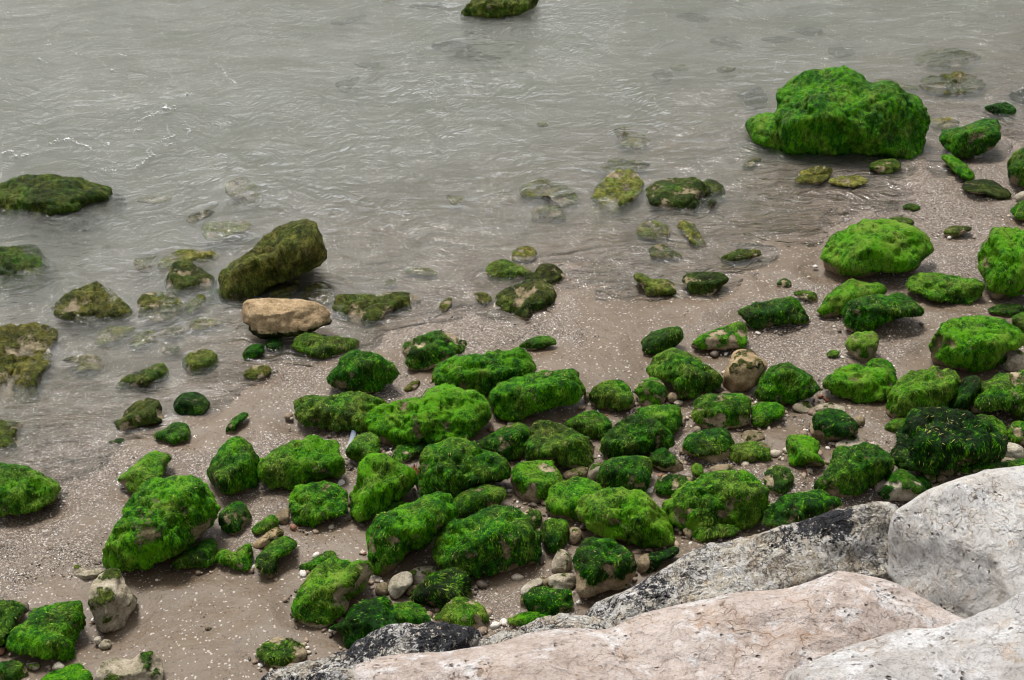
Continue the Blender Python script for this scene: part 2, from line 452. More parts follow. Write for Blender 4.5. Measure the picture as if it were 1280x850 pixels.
NB = 144
def radial(pts2, c, reducer='max'):
    """radius of a closed outline in every direction from c"""
    d = pts2 - c
    nxt = np.roll(d, -1, 0)
    seg = np.concatenate([d + (nxt - d) * t for t in np.linspace(0, 1, 7)[:-1]])
    th = np.arctan2(seg[:, 1], seg[:, 0]); r = np.hypot(seg[:, 0], seg[:, 1])
    b = ((th + math.pi) / (2 * math.pi) * NB).astype(int) % NB
    R = np.zeros(NB)
    np.maximum.at(R, b, r)
    if (R == 0).any():
        ok = np.where(R > 0)[0]
        R = np.interp(np.arange(NB), np.concatenate([ok - NB, ok, ok + NB]), np.tile(R[ok], 3))
    return R
def smooth_c(R, k=1):
    for _ in range(k): R = (np.roll(R, 1) + 2 * R + np.roll(R, -1)) / 4
    return R
def lookup(R, th):
    x = (th + math.pi) / (2 * math.pi) * NB - 0.5
    i = np.floor(x).astype(int); f = x - i
    return R[i % NB] * (1 - f) + R[(i + 1) % NB] * f

STRANDS_LEFT = [330000]
FOOT = []
STYLES = {
    # bias: algae cover, cut: height below which the stone is bare, tone, olive, pale, q: flatness, fac: facets
    'bright': dict(bias=0.95, cut=0.16, tone=0.62, olive=0.10, pale=0.45),
    'green':  dict(bias=0.88, cut=0.20, tone=0.54, olive=0.16, pale=0.45),
    'full':   dict(bias=1.25, cut=0.02, tone=0.62, olive=0.12, pale=0.4),
    'half':   dict(bias=0.46, cut=0.0, tone=0.30, olive=0.05, pale=1.0, warm=0.0),
    'soot':   dict(warm=0.0, bias=-0.3, cut=0.0, tone=0.3, olive=0.3, pale=0.0),
    'dark':   dict(bias=0.98, cut=0.06, tone=0.34, olive=0.02, pale=0.4),
    'deep':   dict(bias=1.05, cut=0.02, tone=0.20, olive=0.0, pale=0.3),
    'patch':  dict(bias=0.60, cut=0.18, tone=0.55, olive=0.22, pale=0.85),
    'cap':    dict(bias=0.92, cut=0.46, tone=0.50, olive=0.12, pale=0.55),
    'olive':  dict(bias=0.85, cut=0.10, tone=0.50, olive=0.85, pale=0.4),
    'yellow': dict(bias=1.0, cut=0.05, tone=0.50, olive=0.55, pale=0.4),
    'mixed':  dict(bias=0.66, cut=0.05, tone=0.46, olive=0.58, pale=0.70),
    'sub':    dict(bias=0.52, cut=0.0, tone=0.52, olive=0.85, pale=0.50, warm=0.25),
    'subd':   dict(bias=0.80, cut=0.0, tone=0.22, olive=0.55, pale=0.3),
    'tan':    dict(warm=0.6, bias=0.22, cut=0.30, tone=0.3, olive=0.8, pale=0.85),
    'saddle': dict(bias=0.15, cut=0.0, tone=0.12, olive=0.95, pale=0.8, inv=True, warm=0.62),
    'pale':   dict(warm=0.08, bias=0.10, cut=0.0, tone=0.5, olive=0.5, pale=0.85),
    'white':  dict(warm=0.0, bias=-0.3, cut=0.0, tone=0.5, olive=0.3, pale=1.0),
    'brown':  dict(warm=0.3, bias=-0.1, cut=0.0, tone=0.5, olive=0.5, pale=0.40),
}
SEED = [100]
def stone(outline, style, name, label, category, group, q=0.78, top=None, dist=None, mat=None, level=None, rough=1.0, facets=7, black=None, strands=None, blackf=None, big=False, sink=0.9, lift=0.0, planes=None, flat=None):
    SEED[0] += 1; seed = SEED[0]
    r_ = np.random.default_rng(seed)
    st = STYLES[style]
    pts = catmull(np.array(outline, dtype=float).reshape(-1, 2), 6)
    lo, hi = pts.min(0), pts.max(0)
    # centre of area
    x, y = pts[:, 0], pts[:, 1]; xn, yn = np.roll(x, -1), np.roll(y, -1)
    cr = x * yn - xn * y; A = cr.sum() / 2
    c = np.array([((x + xn) * cr).sum() / (6 * A), ((y + yn) * cr).sum() / (6 * A)])
    wpx, hpx = hi - lo
    v = ray(*c)
    sn = -v[2]; cs = math.sqrt(1 - sn * sn)
    if dist is not None:
        ctr = O + v * dist
        D = dist; s = hpx / 2 * D / F
        b = s / math.sqrt(sn * sn + q * q * cs * cs); a = wpx / 2 * D / F
        cc = b * q; base = ctr[2] - cc
    else:
        g = on_ground(*c); D = np.linalg.norm(g - O)
        for _ in range(3):
            s = hpx / 2 * D / F; a = wpx / 2 * D / F
            b = min(s / math.sqrt(sn * sn + q * q * cs * cs), a * 1.6); cc = b * q
            if top is None:
                k = sink * cc * cc * cs / s
                ctr = on_ground(c[0], c[1], k + lift)
            else:
                zc = top - cc * (flat or 1)
                if flat:                                   # rest on the bed at its landward end; the worn top stays just under water
                    gf = on_ground(c[0], hi[1])[2]
                    zc = max(zc, gf + 0.010)
                    flat_now = float(np.clip((top - zc) / cc, 0.12, flat))
                ctr = at_z(c[0], c[1], zc)
            D = np.linalg.norm(ctr - O)
        base = gz(ctr[0], ctr[1])
    size = 2 * math.sqrt(a * s)
    if level is None:
        span = math.sqrt(wpx * hpx)
        level = 5 if span > 62 else (4 if span > 24 else 3)
    dirs, faces = ico(level)
    off = r_.uniform(-50, 50, 3); facets = facets + 2
    r = 1 + 0.16 * rough * fbm(dirs * 1.3 + off, 3, seed)
    fn = r_.normal(size=(facets, 3)); fn /= np.linalg.norm(fn, axis=1)[:, None]
    # beach stones lie on a flat side: one broad face up, one towards the open
    if flat: planes = [(0.02, 0.02, 1, flat_now)]
    if planes is None:
        planes = [(r_.normal() * .22, r_.normal() * .22, 1, r_.uniform(.58, .80)), (r_.normal() * .45, -1, .28, r_.uniform(.62, .82)), (r_.choice([-1, 1]), r_.normal() * .3, .3, r_.uniform(.62, .85))]
    dks = [pl[3] for pl in planes] + [r_.uniform(0.62, 0.88) for _ in range(facets)]
    pn = np.array([pl[:3] for pl in planes], dtype=float); pn /= np.linalg.norm(pn, axis=1)[:, None]
    fn = np.concatenate([pn, fn])
    SOFT = 0.035 if mat is None else (0.05 if mat == M_WHITE else 0.09)
    for k in range(len(fn)):
        dt = dirs @ fn[k]; dk = dks[k]
        lim = np.where(dt > 0.15, dk / np.maximum(dt, 0.15), 9)
        hsoft = np.clip(0.5 + 0.5 * (lim - r) / SOFT, 0, 1)
        r = lim * (1 - hsoft) + r * hsoft - SOFT * hsoft * (1 - hsoft)
    p = dirs * r[:, None] * np.array([a, b, cc])
    # frame of the view onto this stone
    e1 = np.array([v[1], -v[0], 0.0]); e1 /= np.linalg.norm(e1)
    e2 = np.cross(e1, v)
    U = p @ e1; W = p @ e2; Dp = p @ v
    th = np.arctan2(W, U); rho = np.hypot(U, W)
    bb = ((th + math.pi) / (2 * math.pi) * NB).astype(int) % NB
    S = np.zeros(NB); np.maximum.at(S, bb, rho)
    if (S == 0).any():
        ok = np.where(S > 0)[0]; S = np.interp(np.arange(NB), np.concatenate([ok - NB, ok, ok + NB]), np.tile(S[ok], 3))
    S = smooth_c(np.maximum(S, np.maximum(np.roll(S, 1), np.roll(S, -1))), 2)
    rr = np.array([ray(*q_) for q_ in pts]); rr = rr / (rr @ v)[:, None] * D
    o2 = np.stack([rr @ e1, rr @ e2], 1)
    R = radial(o2, np.zeros(2))
    k = lookup(R / S, th)
    rho2 = rho * k * (1 + Dp / D)      # far and near halves of a big stone fill its outline alike
    P3 = ctr + np.outer(rho2 * np.cos(th), e1) + np.outer(rho2 * np.sin(th), e2) + np.outer(Dp, v)
    # relief: lumps, then the ropey texture of the mats (drawn out downhill)
    N = normals(P3, faces)
    px = D / F                                                   # metres in one picture pixel here
    lump = fbm(P3 * (3.2 / size) + off, 4, seed + 3) * size * 0.04 * rough
    up = np.clip(N[:, 2], -1, 1)
    hf = (P3[:, 2] - base) / (2 * cc)
    mn = fbm(P3 * (4.0 / max(size, .12)) + off, 4, seed + 5)
    m = st['bias'] + mn * 1.1 + 0.25 * (up - 0.3) + np.where(hf < st['cut'], (hf - st['cut']) * 5.0, 0)
    if st.get('inv'): m = st['bias'] + mn * 0.5 + np.clip(0.52 - hf, -.6, 1) * 4.0 - up * 0.5
    if mat is None:
        P4 = P3 * np.array([1, 1, 0.45])
        ropey = 1 - np.abs(fbm(P4 * 21 + off, 3, seed + 7)) * 3.2
        mossy = sstep(0.3, 0.6, m)
        fine = ropey * min(0.014, size * 0.04) * mossy + fbm(P3 * 34, 3, 11) * min(0.012, size * 0.04)
        disp = lump + fine + mossy * min(0.008, size * 0.02)
    else:
        cr_ = np.abs(fbm(P3 * 7 + off, 4, seed + 8))
        disp = lump + fbm(P3 * 9 + off, 4, seed + 9) * 0.022 * rough - np.clip(0.06 - cr_, 0, 1) * 0.22 * rough
        if black: disp = disp + (1 - np.abs(fbm(P3 * 16 + off, 3, seed + 2)) * 3) * 0.010
    # keep the outline: relief acts least where the surface turns away
    facing = np.abs(N @ v)
    P3 = P3 + N * (disp * (0.35 + 0.65 * sstep(0.0, 0.5, facing)))[:, None]
    attrs = {'moss': m}
    if black:
        attrs = {'black': blackf(P3, off)}
    P3 = P3 - ctr
    o = link_mesh(name, P3, faces, mat or M_ROCK, attrs=attrs)
    o.location = ctr
    o.color = (float(np.clip(st['tone'] + r_.uniform(-.13, .10), 0, 1)), float(np.clip(st['olive'] + (r_.uniform(-.06, .08) + 0.22 * r_.random() ** 3), 0, 1)), float(np.clip(st['pale'] + r_.uniform(-.08, .08), 0, 1)), st.get('warm', 0.35))
    if dist is None: FOOT.append((ctr[0], ctr[1], a * .95, b * .95))
    o['label'] = label; o['category'] = category
    if group: o['group'] = group
    # filaments of algae lying down the sides
    if strands is None: strands = style in ('full', 'bright', 'green', 'dark', 'deep', 'patch', 'cap')
    if mat is None and strands and wpx > 22:
        add_strands(o, P3, faces, m, ctr, base, D, style, r_, hpx * wpx)
    return o

def add_strands(o, V, f, m, ctr, base, D, style, r_, area):
    N = normals(V, f)
    a, b, c = V[f[:, 0]], V[f[:, 1]], V[f[:, 2]]
    ar = np.linalg.norm(np.cross(b - a, c - a), axis=1) / 2
    cen = (a + b + c) / 3; cn = N[f].mean(1); cn /= np.linalg.norm(cn, axis=1)[:, None]
    to = O - (cen + ctr); to /= np.linalg.norm(to, axis=1)[:, None]
    w = ar * (m[f].mean(1) > 0.5) * (cen[:, 2] + ctr[2] > base - 0.01) * np.where((cn * to).sum(1) > -0.3, 1.0, 0.25)
    if w.sum() <= 0: return
    n = int(min(w.sum() * 17000 * (2.2 if style == 'deep' else 1.0), 9000, STRANDS_LEFT[0]))
    if n < 20: return
    STRANDS_LEFT[0] -= n
    t = r_.choice(len(f), n, p=w / w.sum())
    u = r_.random((n, 2)); fl = u.sum(1) > 1; u[fl] = 1 - u[fl]
    p = a[t] + (b[t] - a[t]) * u[:, :1] + (c[t] - a[t]) * u[:, 1:]
    nn = cn[t]
    sw = np.stack([fbm((p + ctr) * 6, 2, 51), fbm((p + ctr) * 6, 2, 52), np.zeros(n)], 1) * 1.3
    g = np.array([0, 0, -1.0]) + sw + r_.normal(size=(n, 3)) * 0.16
    g = g - nn * (g * nn).sum(1)[:, None]; g /= np.linalg.norm(g, axis=1)[:, None] + 1e-9
    sd_ = np.cross(nn, g)
    long_ = {'deep': 1.5, 'dark': 1.0}.get(style, 1.0)
    L = (0.008 + 0.015 * r_.random(n)) * long_ * min(1.0, 0.35 + area ** .5 / 90); wd = (0.0009 + 0.0010 * r_.random(n)) * min(1.0, 0.5 + area ** .5 / 120)
    lift = 0.0002 + 0.0013 * r_.random(n)
    p0 = p - nn * 0.001
    v0 = p0 - sd_ * wd[:, None]; v1 = p0 + sd_ * wd[:, None]
    mid = p + g * (L * 0.5)[:, None] + nn * lift[:, None]
    v2 = mid - sd_ * (wd * .8)[:, None]; v3 = mid + sd_ * (wd * .8)[:, None]
    v4 = p + g * L[:, None] + nn * (lift * 0.5)[:, None] + sd_ * (r_.normal(size=n) * wd)[:, None]
    VV = np.stack([v0, v1, v2, v3, v4], 1).reshape(-1, 3)
    k = np.arange(n)[:, None] * 5
    FF = np.concatenate([k + [0, 1, 3], k + [0, 3, 2], k + [2, 3, 4]])
    lock = fbm((p + ctr) * np.array([42, 42, 16]), 2, 57)           # filaments mat together in locks
    sh = np.repeat(np.clip(0.46 + lock * 0.7 + r_.normal(0, 0.13, n), 0, 1), 5)
    tipn = fbm((p + ctr) * 12, 2, 58)
    tip = np.repeat((r_.random(n) < 0.018 + 0.12 * np.clip(tipn - 0.15, 0, 1)).astype(float), 5)
    s = link_mesh('algae', VV, FF, M_STRAND, parent=o, attrs={'shade': sh, 'tip': tip}, smooth=False)
    s.color = o.color
    s['kind'] = 'stuff'

TILES = {'A': (0, 0), 'B': (320, 0), 'C': (640, 0), 'D': (960, 0), 'E': (0, 200), 'F': (320, 200), 'G': (640, 200), 'H': (960, 200),
         'I': (0, 400), 'J': (320, 400), 'K': (640, 400), 'L': (960, 400), 'M': (0, 630), 'N': (320, 630), 'O': (640, 630)}
def R(tile, style, label, pts, **kw):
    q = np.array(pts.split(), dtype=object)
    q = np.array([[float(z) for z in t.split(',')] for t in q])
    if tile == 'P': q = q / 3.147 + np.array([960, 580])
    elif tile != 'Z': q = q / 3.8625 + np.array(TILES[tile])
    if style in ('sub', 'subd'):
        nm, cat, grp = 'submerged_rock_or_ripple', 'rock', 'rocks under the shallow water'
        kw.setdefault('top', -0.03 if style == 'sub' else -0.055); kw.setdefault('flat', 0.7); kw['q'] = 0.26
        if kw['top'] is None: kw['flat'] = None; kw['q'] = .35
        else: kw['top'] = kw['top'] - 0.016
        if style == 'subd' and kw['top'] is not None: kw['top'] = min(kw['top'], -0.065)  # far dark ones are dark ripple patches of the water, given rock form
    elif style in ('pale', 'white', 'brown', 'tan', 'saddle', 'soot'):
        nm, cat, grp = 'bare_stone', 'stone', 'bare stones among the mossy rocks'
        kw.setdefault('q', 0.6)
    else:
        nm, cat, grp = 'mossy_rock', 'rock', 'algae covered rocks on the shore'
    if kw.pop('peb', False): nm, cat, grp = 'pebble', 'pebble', 'pebbles lying between the rocks'
    return stone(q, style, nm, label, cat, grp, **kw)

# ------------------------------------------------------------------ the stones, top of the beach scene to the bottom
# in and behind the water, upper right
R('D', 'full', 'huge boulder thickly coated in bright green algae, standing at the water edge', '0,600 20,560 38,520 45,450 75,405 150,355 260,332 370,338 450,380 505,408 560,400 640,430 740,480 765,560 755,660 735,735 690,765 560,757 420,747 330,780 200,775 110,765 60,735 20,700 0,650', q=0.8, level=6, strands=True, sink=.62, rough=1.7, planes=[(-.25,-.30,1,.74),(.55,-.85,.55,.72)])
R('D', 'full', 'low green ledge of rock hugging the left foot of the huge boulder', '-105,590 -60,560 0,545 60,560 110,640 100,750 40,750 -20,715 -75,665 -98,625', q=.6, top=.16)
R('D', 'green', 'wedge-shaped dark green rock beside the huge boulder, pointed end towards it', '835,650 880,630 960,610 1050,580 1095,578 1120,600 1115,660 1085,710 1010,740 930,758 880,735 845,700')
R('D', 'dark', 'small dark green rock breaking the surface beyond the wedge-shaped rock', '1045,520 1100,500 1150,497 1185,515 1190,545 1130,565 1085,548', sink=.6, top=0.05)
R('Z', 'green', 'dark green rock cut by the right picture edge, beyond the shell beach', '1260,213 1263,198 1272,188 1290,184 1300,200 1298,230 1275,233 1262,226')
R('D', 'bright', 'thin curved strip of green rock between the wedge rock and the gravel', '835,760 870,748 930,775 975,815 995,850 970,868 920,845 875,800', q=0.4)
R('D', 'mixed', 'flat dark olive stone lying right in front of the huge boulder', '485,800 540,775 610,770 640,800 610,830 540,838', q=.4)
R('D', 'sub', 'farthest broad pale rock under the water beyond the huge boulder', '690,300 740,255 830,240 950,245 1025,268 1000,305 930,335 820,338 740,325', top=-.02)
R('D', 'sub', 'broad pale olive rock just under the surface between the huge boulder and farthest broad rock', '725,405 770,375 870,362 960,355 1040,385 1045,430 960,460 850,465 760,440', top=-.02)
R('D', 'sub', 'low pale rock under water touching the back of the huge boulder', '510,395 560,380 650,400 720,425 715,448 640,438', top=-.02)
R('D', 'subd', 'dark rock under the ripples at the right edge, beyond the small dark green rock', '1160,465 1220,435 1290,440 1300,490 1220,500', top=-.02)
R('D', 'sub', 'pale streak of rock under water between the wedge rock and the broad olive one', '780,580 850,568 920,585 905,615 840,622 790,605', top=-.01, q=.3)
R('D', 'subd', 'long dark ripple patch shaped as a sunken rock, leftmost beyond the huge boulder', '-30,188 40,175 110,182 145,195 90,206 0,203', top=-.02)
R('D', 'subd', 'small dark ripple patch shaped as a sunken rock, farthest beyond the huge boulder', '130,150 190,130 260,145 250,168 180,172', top=-.02)
R('D', 'subd', 'dim grey ripple patch modelled as a rock directly behind the top of the huge boulder', '285,240 350,225 410,240 420,262 350,277 300,262', top=-.035)
R('C', 'subd', 'dark submerged rock touching the left shoulder of the huge boulder', '1090,465 1130,435 1200,428 1230,470 1220,520 1150,520', top=-.015)
R('C', 'subd', 'dark ripples built as rock far out, left of the row beyond the huge boulder', '950,195 1010,178 1070,190 1115,230 1060,228 990,215', top=-.02)
R('C', 'sub', 'small olive rock under the water left of the huge boulder crest', '985,338 1030,318 1085,325 1060,347 1010,350', top=-.02)
R('C', 'sub', 'faint olive rock far from shore with a smaller dark one beside it', '760,325 800,310 850,315 845,338 790,342', top=-.03)
R('C', 'subd', 'small dark ripple patch built as a rock beside the faint olive one', '680,360 720,335 775,355 765,388 715,396', top=-.02)
R('C', 'subd', 'wide dark ripples built as rock almost at the top edge of the sea, right half', '790,75 870,62 950,85 940,110 860,102', top=-.03)
R('C', 'sub', 'pale olive square rock under water above the tall pale diamond one', '490,630 540,618 600,640 650,655 665,700 620,727 550,717 520,690 505,655', top=-.012)
R('C', 'sub', 'low greenish rock in water joined to the top of the tall diamond rock', '425,820 470,772 560,770 660,790 640,825 560,840 470,842', top=-.012, q=.4)
R('C', 'sub', 'tiny tuft-topped rock alone in the rippled water', '120,595 145,582 175,598 165,614 130,612', top=-.012)
R('C', 'sub', 'small olive scrap of rock above the shell patch, beside the boulder foot', '1105,808 1150,770 1200,762 1190,785 1140,812', top=-.008, q=.35)
# top edge
R('Z', 'yellow', 'olive green rock rising from the sea, cut by the top picture edge', '574,20 585,6 602,-8 640,-15 672,-5 668,6 650,17 625,27 600,30 580,27', sink=1.0, top=0.14)
R('B', 'subd', 'large dark ripples built as sunken rock below the olive rock at the top edge', '840,215 930,200 1030,215 1110,260 1210,295 1130,312 1000,288 900,252', top=-.035)
R('B', 'subd', 'small dark ripples built as rock, farther from the large dark sunken one', '480,305 560,300 612,312 560,330 500,322', top=-.02)
R('B', 'subd', 'thin dark ripples built as rock near the top edge, left of centre', '360,112 430,90 530,70 500,97 410,122', top=-.02)
R('B', 'subd', 'small heart-shaped dark ripple patch built as rock in the open sea', '385,400 430,380 505,370 460,420 440,450 400,430', top=-.02)
R('B', 'sub', 'pale sunken rock at the top edge, left of the olive rock', '560,5 620,-20 700,-20 700,8 640,15', top=-.02)
R('B', 'subd', 'dark ripples built as sunken rock at the top edge between pale rock and olive rock', '735,30 800,15 900,10 880,38 800,45', top=-.02)
# left of the sea
R('E', 'yellow', 'large olive slab jutting from the left edge into the sea', '-80,180 0,120 80,90 200,75 350,88 480,122 545,160 500,188 440,200 400,228 300,262 150,308 0,345 -80,355', q=.62, sink=.55, top=0.13)
R('E', 'subd', 'dark sunken shelf in the shadow side of the large olive slab', '150,330 300,265 440,200 540,165 610,190 600,230 520,290 420,340 300,380 180,390', top=-.03, q=.4)
R('E', 'yellow', 'mottled yellow green rock at left edge below the large olive slab', '-60,560 -40,440 60,420 160,415 210,460 275,520 265,580 200,620 100,640 20,670 -60,670', q=0.35, sink=.35, top=0.035)
R('E', 'sub', 'triangular pale olive rock with a dark green rim, mostly under water', '250,720 310,660 370,620 460,595 530,620 590,680 632,740 600,770 500,785 410,812 340,790 280,760', top=0.02, q=0.4)
R('E', 'sub', 'rounded pale olive rock under water beside the triangular one', '665,700 690,650 760,640 830,650 880,690 870,760 800,780 680,770', top=0.012, q=0.35)
R('E', 'mixed', 'dark green crowned rock amid the cluster of sunken rocks', '795,590 810,530 850,495 930,500 990,540 1050,590 1020,620 950,640 870,665 810,640', q=0.35, sink=.35, top=0.035)
R('E', 'sub', 'long pale rock under water right behind the dark green crowned rock', '750,520 790,470 870,440 980,435 1060,460 1010,490 930,497 840,505 795,545', top=0.005)
R('E', 'sub', 'small pale rock left of the long one behind the crowned rock', '645,490 700,468 760,465 745,500 720,545 670,535', top=-.006)
R('E', 'sub', 'flat pale olive rock alone in deeper water above the sunken cluster', '975,330 1010,300 1100,295 1180,297 1220,315 1190,345 1110,365 1060,395 990,380', top=-.012)
R('E', 'sub', 'narrow slanting pale rock touching the flat rock above the sunken cluster', '900,290 940,255 1020,240 1040,250 980,290 930,310', top=-.01)
R('E', 'sub', 'ring-like pale rock with dark corner, deepest above the big olive wedge', '1090,150 1110,100 1180,85 1250,130 1260,200 1200,225 1130,195', top=-.025)
R('E', 'dark', 'small dark green rock tucked against the big olive wedge', '985,690 1000,640 1060,620 1090,660 1070,700 1010,712', q=.5, sink=.4)
R('E', 'sub', 'small green-rimmed rock between the rounded pale rock and olive wedge', '880,745 900,690 960,650 990,670 960,715 910,752', top=-.0)
R('E', 'sub', 'flat greenish stone barely covered, below the olive wedge', '915,800 950,765 1050,765 1075,785 1000,815 930,822', top=-.0, q=.3)
R('E', 'sub', 'faint yellowish rock deep in open water right of the olive slab', '660,195 720,175 820,175 830,195 740,214', top=-.035)
R('E', 'subd', 'thin dark rock rim above the dark green crowned rock', '1000,405 1060,400 1110,405 1075,420 1020,424', top=-.01, q=.3)
R('Z', 'olive', 'big smooth olive brown wedge rock leaning up out of the shallows', '276,350 283,338 300,325 325,303 350,285 370,277 388,276 397,285 404,305 407,322 390,335 370,345 345,355 325,368 305,380 290,382 278,372', q=1.0, sink=.7, facets=6, top=0.32)
R('F', 'sub', 'pale green stone in water at the foot of the big olive wedge', '60,650 100,610 200,578 212,610 160,660 90,675', top=.0)
R('F', 'sub', 'pale rock half sunk between the tan rock and the kidney-shaped green rock', '215,655 250,610 300,590 350,610 385,650 360,690 280,690', top=.0)
R('Z', 'saddle', 'tan smooth-topped rock with dark underside, only tan one among the green', '303,385 310,374 335,372 370,374 395,377 410,385 414,395 408,405 380,415 350,420 325,422 310,410 303,397', q=.9, sink=.75, top=0.2)
R('F', 'mixed', 'kidney-shaped dark green and yellow rock in the shallows', '367,695 400,655 480,648 580,652 650,638 730,638 785,660 795,690 760,715 690,730 640,760 600,800 540,822 480,810 420,760 375,725', q=0.35, sink=.5, top=0.035)
R('F', 'sub', 'thin greenish ridge of rock under water beyond the kidney-shaped rock', '695,548 760,525 840,525 875,545 850,564 780,552', top=-.004, q=.3)
R('F', 'sub', 'small faint stone just under water left of the thin greenish ridge', '610,600 640,575 680,572 675,600 640,612', top=-.006, q=.3)
R('F', 'sub', 'small slanting green scrap of rock right of the kidney-shaped rock', '880,725 905,680 940,668 945,690 910,735', top=.0, q=.3)
R('F', 'sub', 'small brownish green scrap of rock above the shell patch in the shallows', '1055,650 1100,642 1138,670 1112,702 1080,690', top=.0, q=.3)
R('F', 'sub', 'small light-coloured pointed rock alone in the middle of the shallows', '918,172 960,175 1020,180 1000,205 955,224 935,200', top=-.008)
# middle shallows
R('F', 'mixed', 'rounded green rock awash, left of a pair in the middle shallows', '1108,540 1130,495 1190,487 1236,495 1300,525 1335,555 1270,582 1180,594 1130,575', q=0.35, sink=.4, top=0.025)
R('G', 'mixed', 'larger green rock of the pair in the middle shallows, yellow streaked', '-95,700 -70,650 0,610 70,580 140,582 190,600 212,650 190,680 140,720 90,745 60,800 30,812 -30,790 -80,760', q=0.35, sink=.5, top=0.05)
R('G', 'mixed', 'narrow green rock reaching from the pair towards open water', '60,540 110,550 135,575 160,590 250,555 252,575 200,608 130,600 70,575', q=.3, sink=.3, top=0.02)
R('G', 'sub', 'small oval rock with a dark green rim just above the pair', '0,460 20,430 80,418 120,445 115,475 60,497 10,492', top=.003, q=.4)
R('G', 'sub', 'long pale rock under water, leftmost of the pale three in the middle', '35,150 60,115 150,95 230,120 280,140 330,205 300,222 250,237 210,205 170,175 110,187 60,180', top=-.006, q=.5)
R('G', 'sub', 'small pale rock below the leftmost of the pale three', '95,280 110,230 200,218 245,235 260,295 220,287 150,302 100,300', top=-.006)
R('G', 'sub', 'tall pale diamond-shaped rock under clear shallow water', '388,180 420,120 470,65 540,50 600,65 630,110 620,160 580,210 530,245 510,290 480,300 455,270 420,225', top=0.004, q=0.35)
R('G', 'mixed', 'dark green hollowed rock emerging beside the tall pale diamond one', '648,145 700,105 780,92 880,95 940,115 950,160 920,200 890,250 830,267 760,250 700,220 660,190', q=0.35, sink=.5, top=0.06)
R('G', 'subd', 'grey green shelf under water on the right of the dark hollowed rock', '930,110 980,105 1015,130 1024,180 975,218 920,270 880,285 850,265 900,220', top=-.008, q=.4)
R('G', 'sub', 'round pale rock sprinkled with shells below the diamond-shaped rock', '600,350 620,310 690,295 740,310 760,350 740,400 690,390 620,377', top=.0, q=.4)
R('G', 'sub', 'slanting buff and dark rock below the dark hollowed rock', '798,310 830,293 880,310 900,340 920,380 940,422 900,417 850,382 815,342', top=.0, q=.4)
R('G', 'sub', 'small triangular yellow green rock at the lip of the water', '660,440 700,408 760,425 822,470 760,480 690,477', top=.004, q=.35)
R('G', 'mixed', 'low green rock with a tail pointing up left on wet gravel', '590,555 620,545 660,575 740,575 785,605 790,645 720,650 650,664 635,620 600,580', q=.4)
R('G', 'mixed', 'heart-shaped yellow green rock with dark rim on wet gravel', '820,580 850,550 920,540 1000,545 1045,575 1010,610 960,655 900,655 870,657 845,610', q=.45)
R('G', 'mixed', 'flat lens-shaped green rock above the heart-shaped one', '1005,490 1040,450 1100,432 1180,435 1210,450 1150,482 1080,502', q=.35)
# right beach, far
R('H', 'sub', 'flat olive rock in shallow water at the left foot of the huge boulder', '130,110 160,60 240,30 310,45 290,90 230,125 170,124', top=.012, q=.4)
R('H', 'sub', 'long flat green rock in the shallows in front of the huge boulder', '290,95 350,80 430,80 485,95 450,124 380,130 305,118', top=.006, q=.35)
R('H', 'subd', 'spread green weed-covered flat rock under the curved green strip', '930,125 1000,100 1090,105 1150,140 1180,180 1120,192 1050,167 970,157', top=.002, q=.3)
R('H', 'green', 'tiny oval green stone alone on the far gravel', '650,225 690,210 730,222 725,240 680,247', q=.4)
R('H', 'mixed', 'low green stone peeping over the back of the lumpy green rock', '575,290 620,276 690,285 700,307 640,318 590,308', q=.4)
R('H', 'mixed', 'small flat green stone between lumpy rock and tall right-edge rock', '848,350 880,322 940,318 985,330 950,352 880,377', q=.4)
R('H', 'bright', 'large lumpy bright green rock with beige flecks on the far gravel', '258,480 280,420 330,355 400,325 460,295 540,297 600,300 680,315 750,350 780,395 792,430 760,470 730,520 650,552 600,540 540,535 500,560 440,585 350,580 290,550 262,520', q=.75)
R('H', 'bright', 'tall angular bright green rock cut by the right edge', '1020,480 1045,400 1085,335 1150,332 1240,345 1320,350 1340,500 1330,620 1240,640 1150,665 1090,675 1060,620 1030,545', q=.9)
R('H', 'green', 'green rock at the right edge just beyond the tall angular one', '1178,245 1210,205 1260,190 1300,230 1280,290 1220,292 1190,270')
R('H', 'white', 'pale small stone at the right edge beside dark green rock', '1190,180 1215,155 1260,150 1270,185 1215,199')
R('H', 'green', 'long flat green rock lying between lumpy rock and tall angular rock', '665,580 710,548 800,548 900,565 1000,585 1045,605 1030,660 980,697 880,687 790,670 720,635 675,610', q=.5)
R('H', 'bright', 'rear green rock of an overlapping pair below the lumpy rock', '250,720 280,665 340,610 400,585 470,600 540,600 565,640 450,680 380,720 330,750 270,760', q=.65)
R('H', 'green', 'front rock of the overlapping pair, long and pointed at its right', '358,740 390,690 450,665 540,655 640,645 690,675 745,715 735,745 660,750 600,770 520,810 450,835 385,825 362,790', q=.65)
R('H', 'patch', 'tiny green capped stone alone left of the overlapping pair', '42,598 75,572 110,590 108,612 60,615', q=.5)
R('H', 'patch', 'small flat green and pale stone beside the overlapping pair', '128,640 180,627 232,650 238,690 190,677 145,660', q=.5)
R('Z', 'dark', 'knobbly dark green rock with a sharp right tip, beyond the pebbly slope', '922,390 940,380 965,376 985,373 1000,380 1008,394 1010,402 985,404 960,410 945,410 932,402')
R('H', 'green', 'flat moss patch on stone below the tall angular rock', '1065,720 1110,700 1190,698 1240,710 1240,750 1150,755 1080,740', q=.35)
R('H', 'green', 'green rock at right edge behind the great round green rock', '1180,790 1200,745 1290,740 1300,830 1230,838', q=.6)
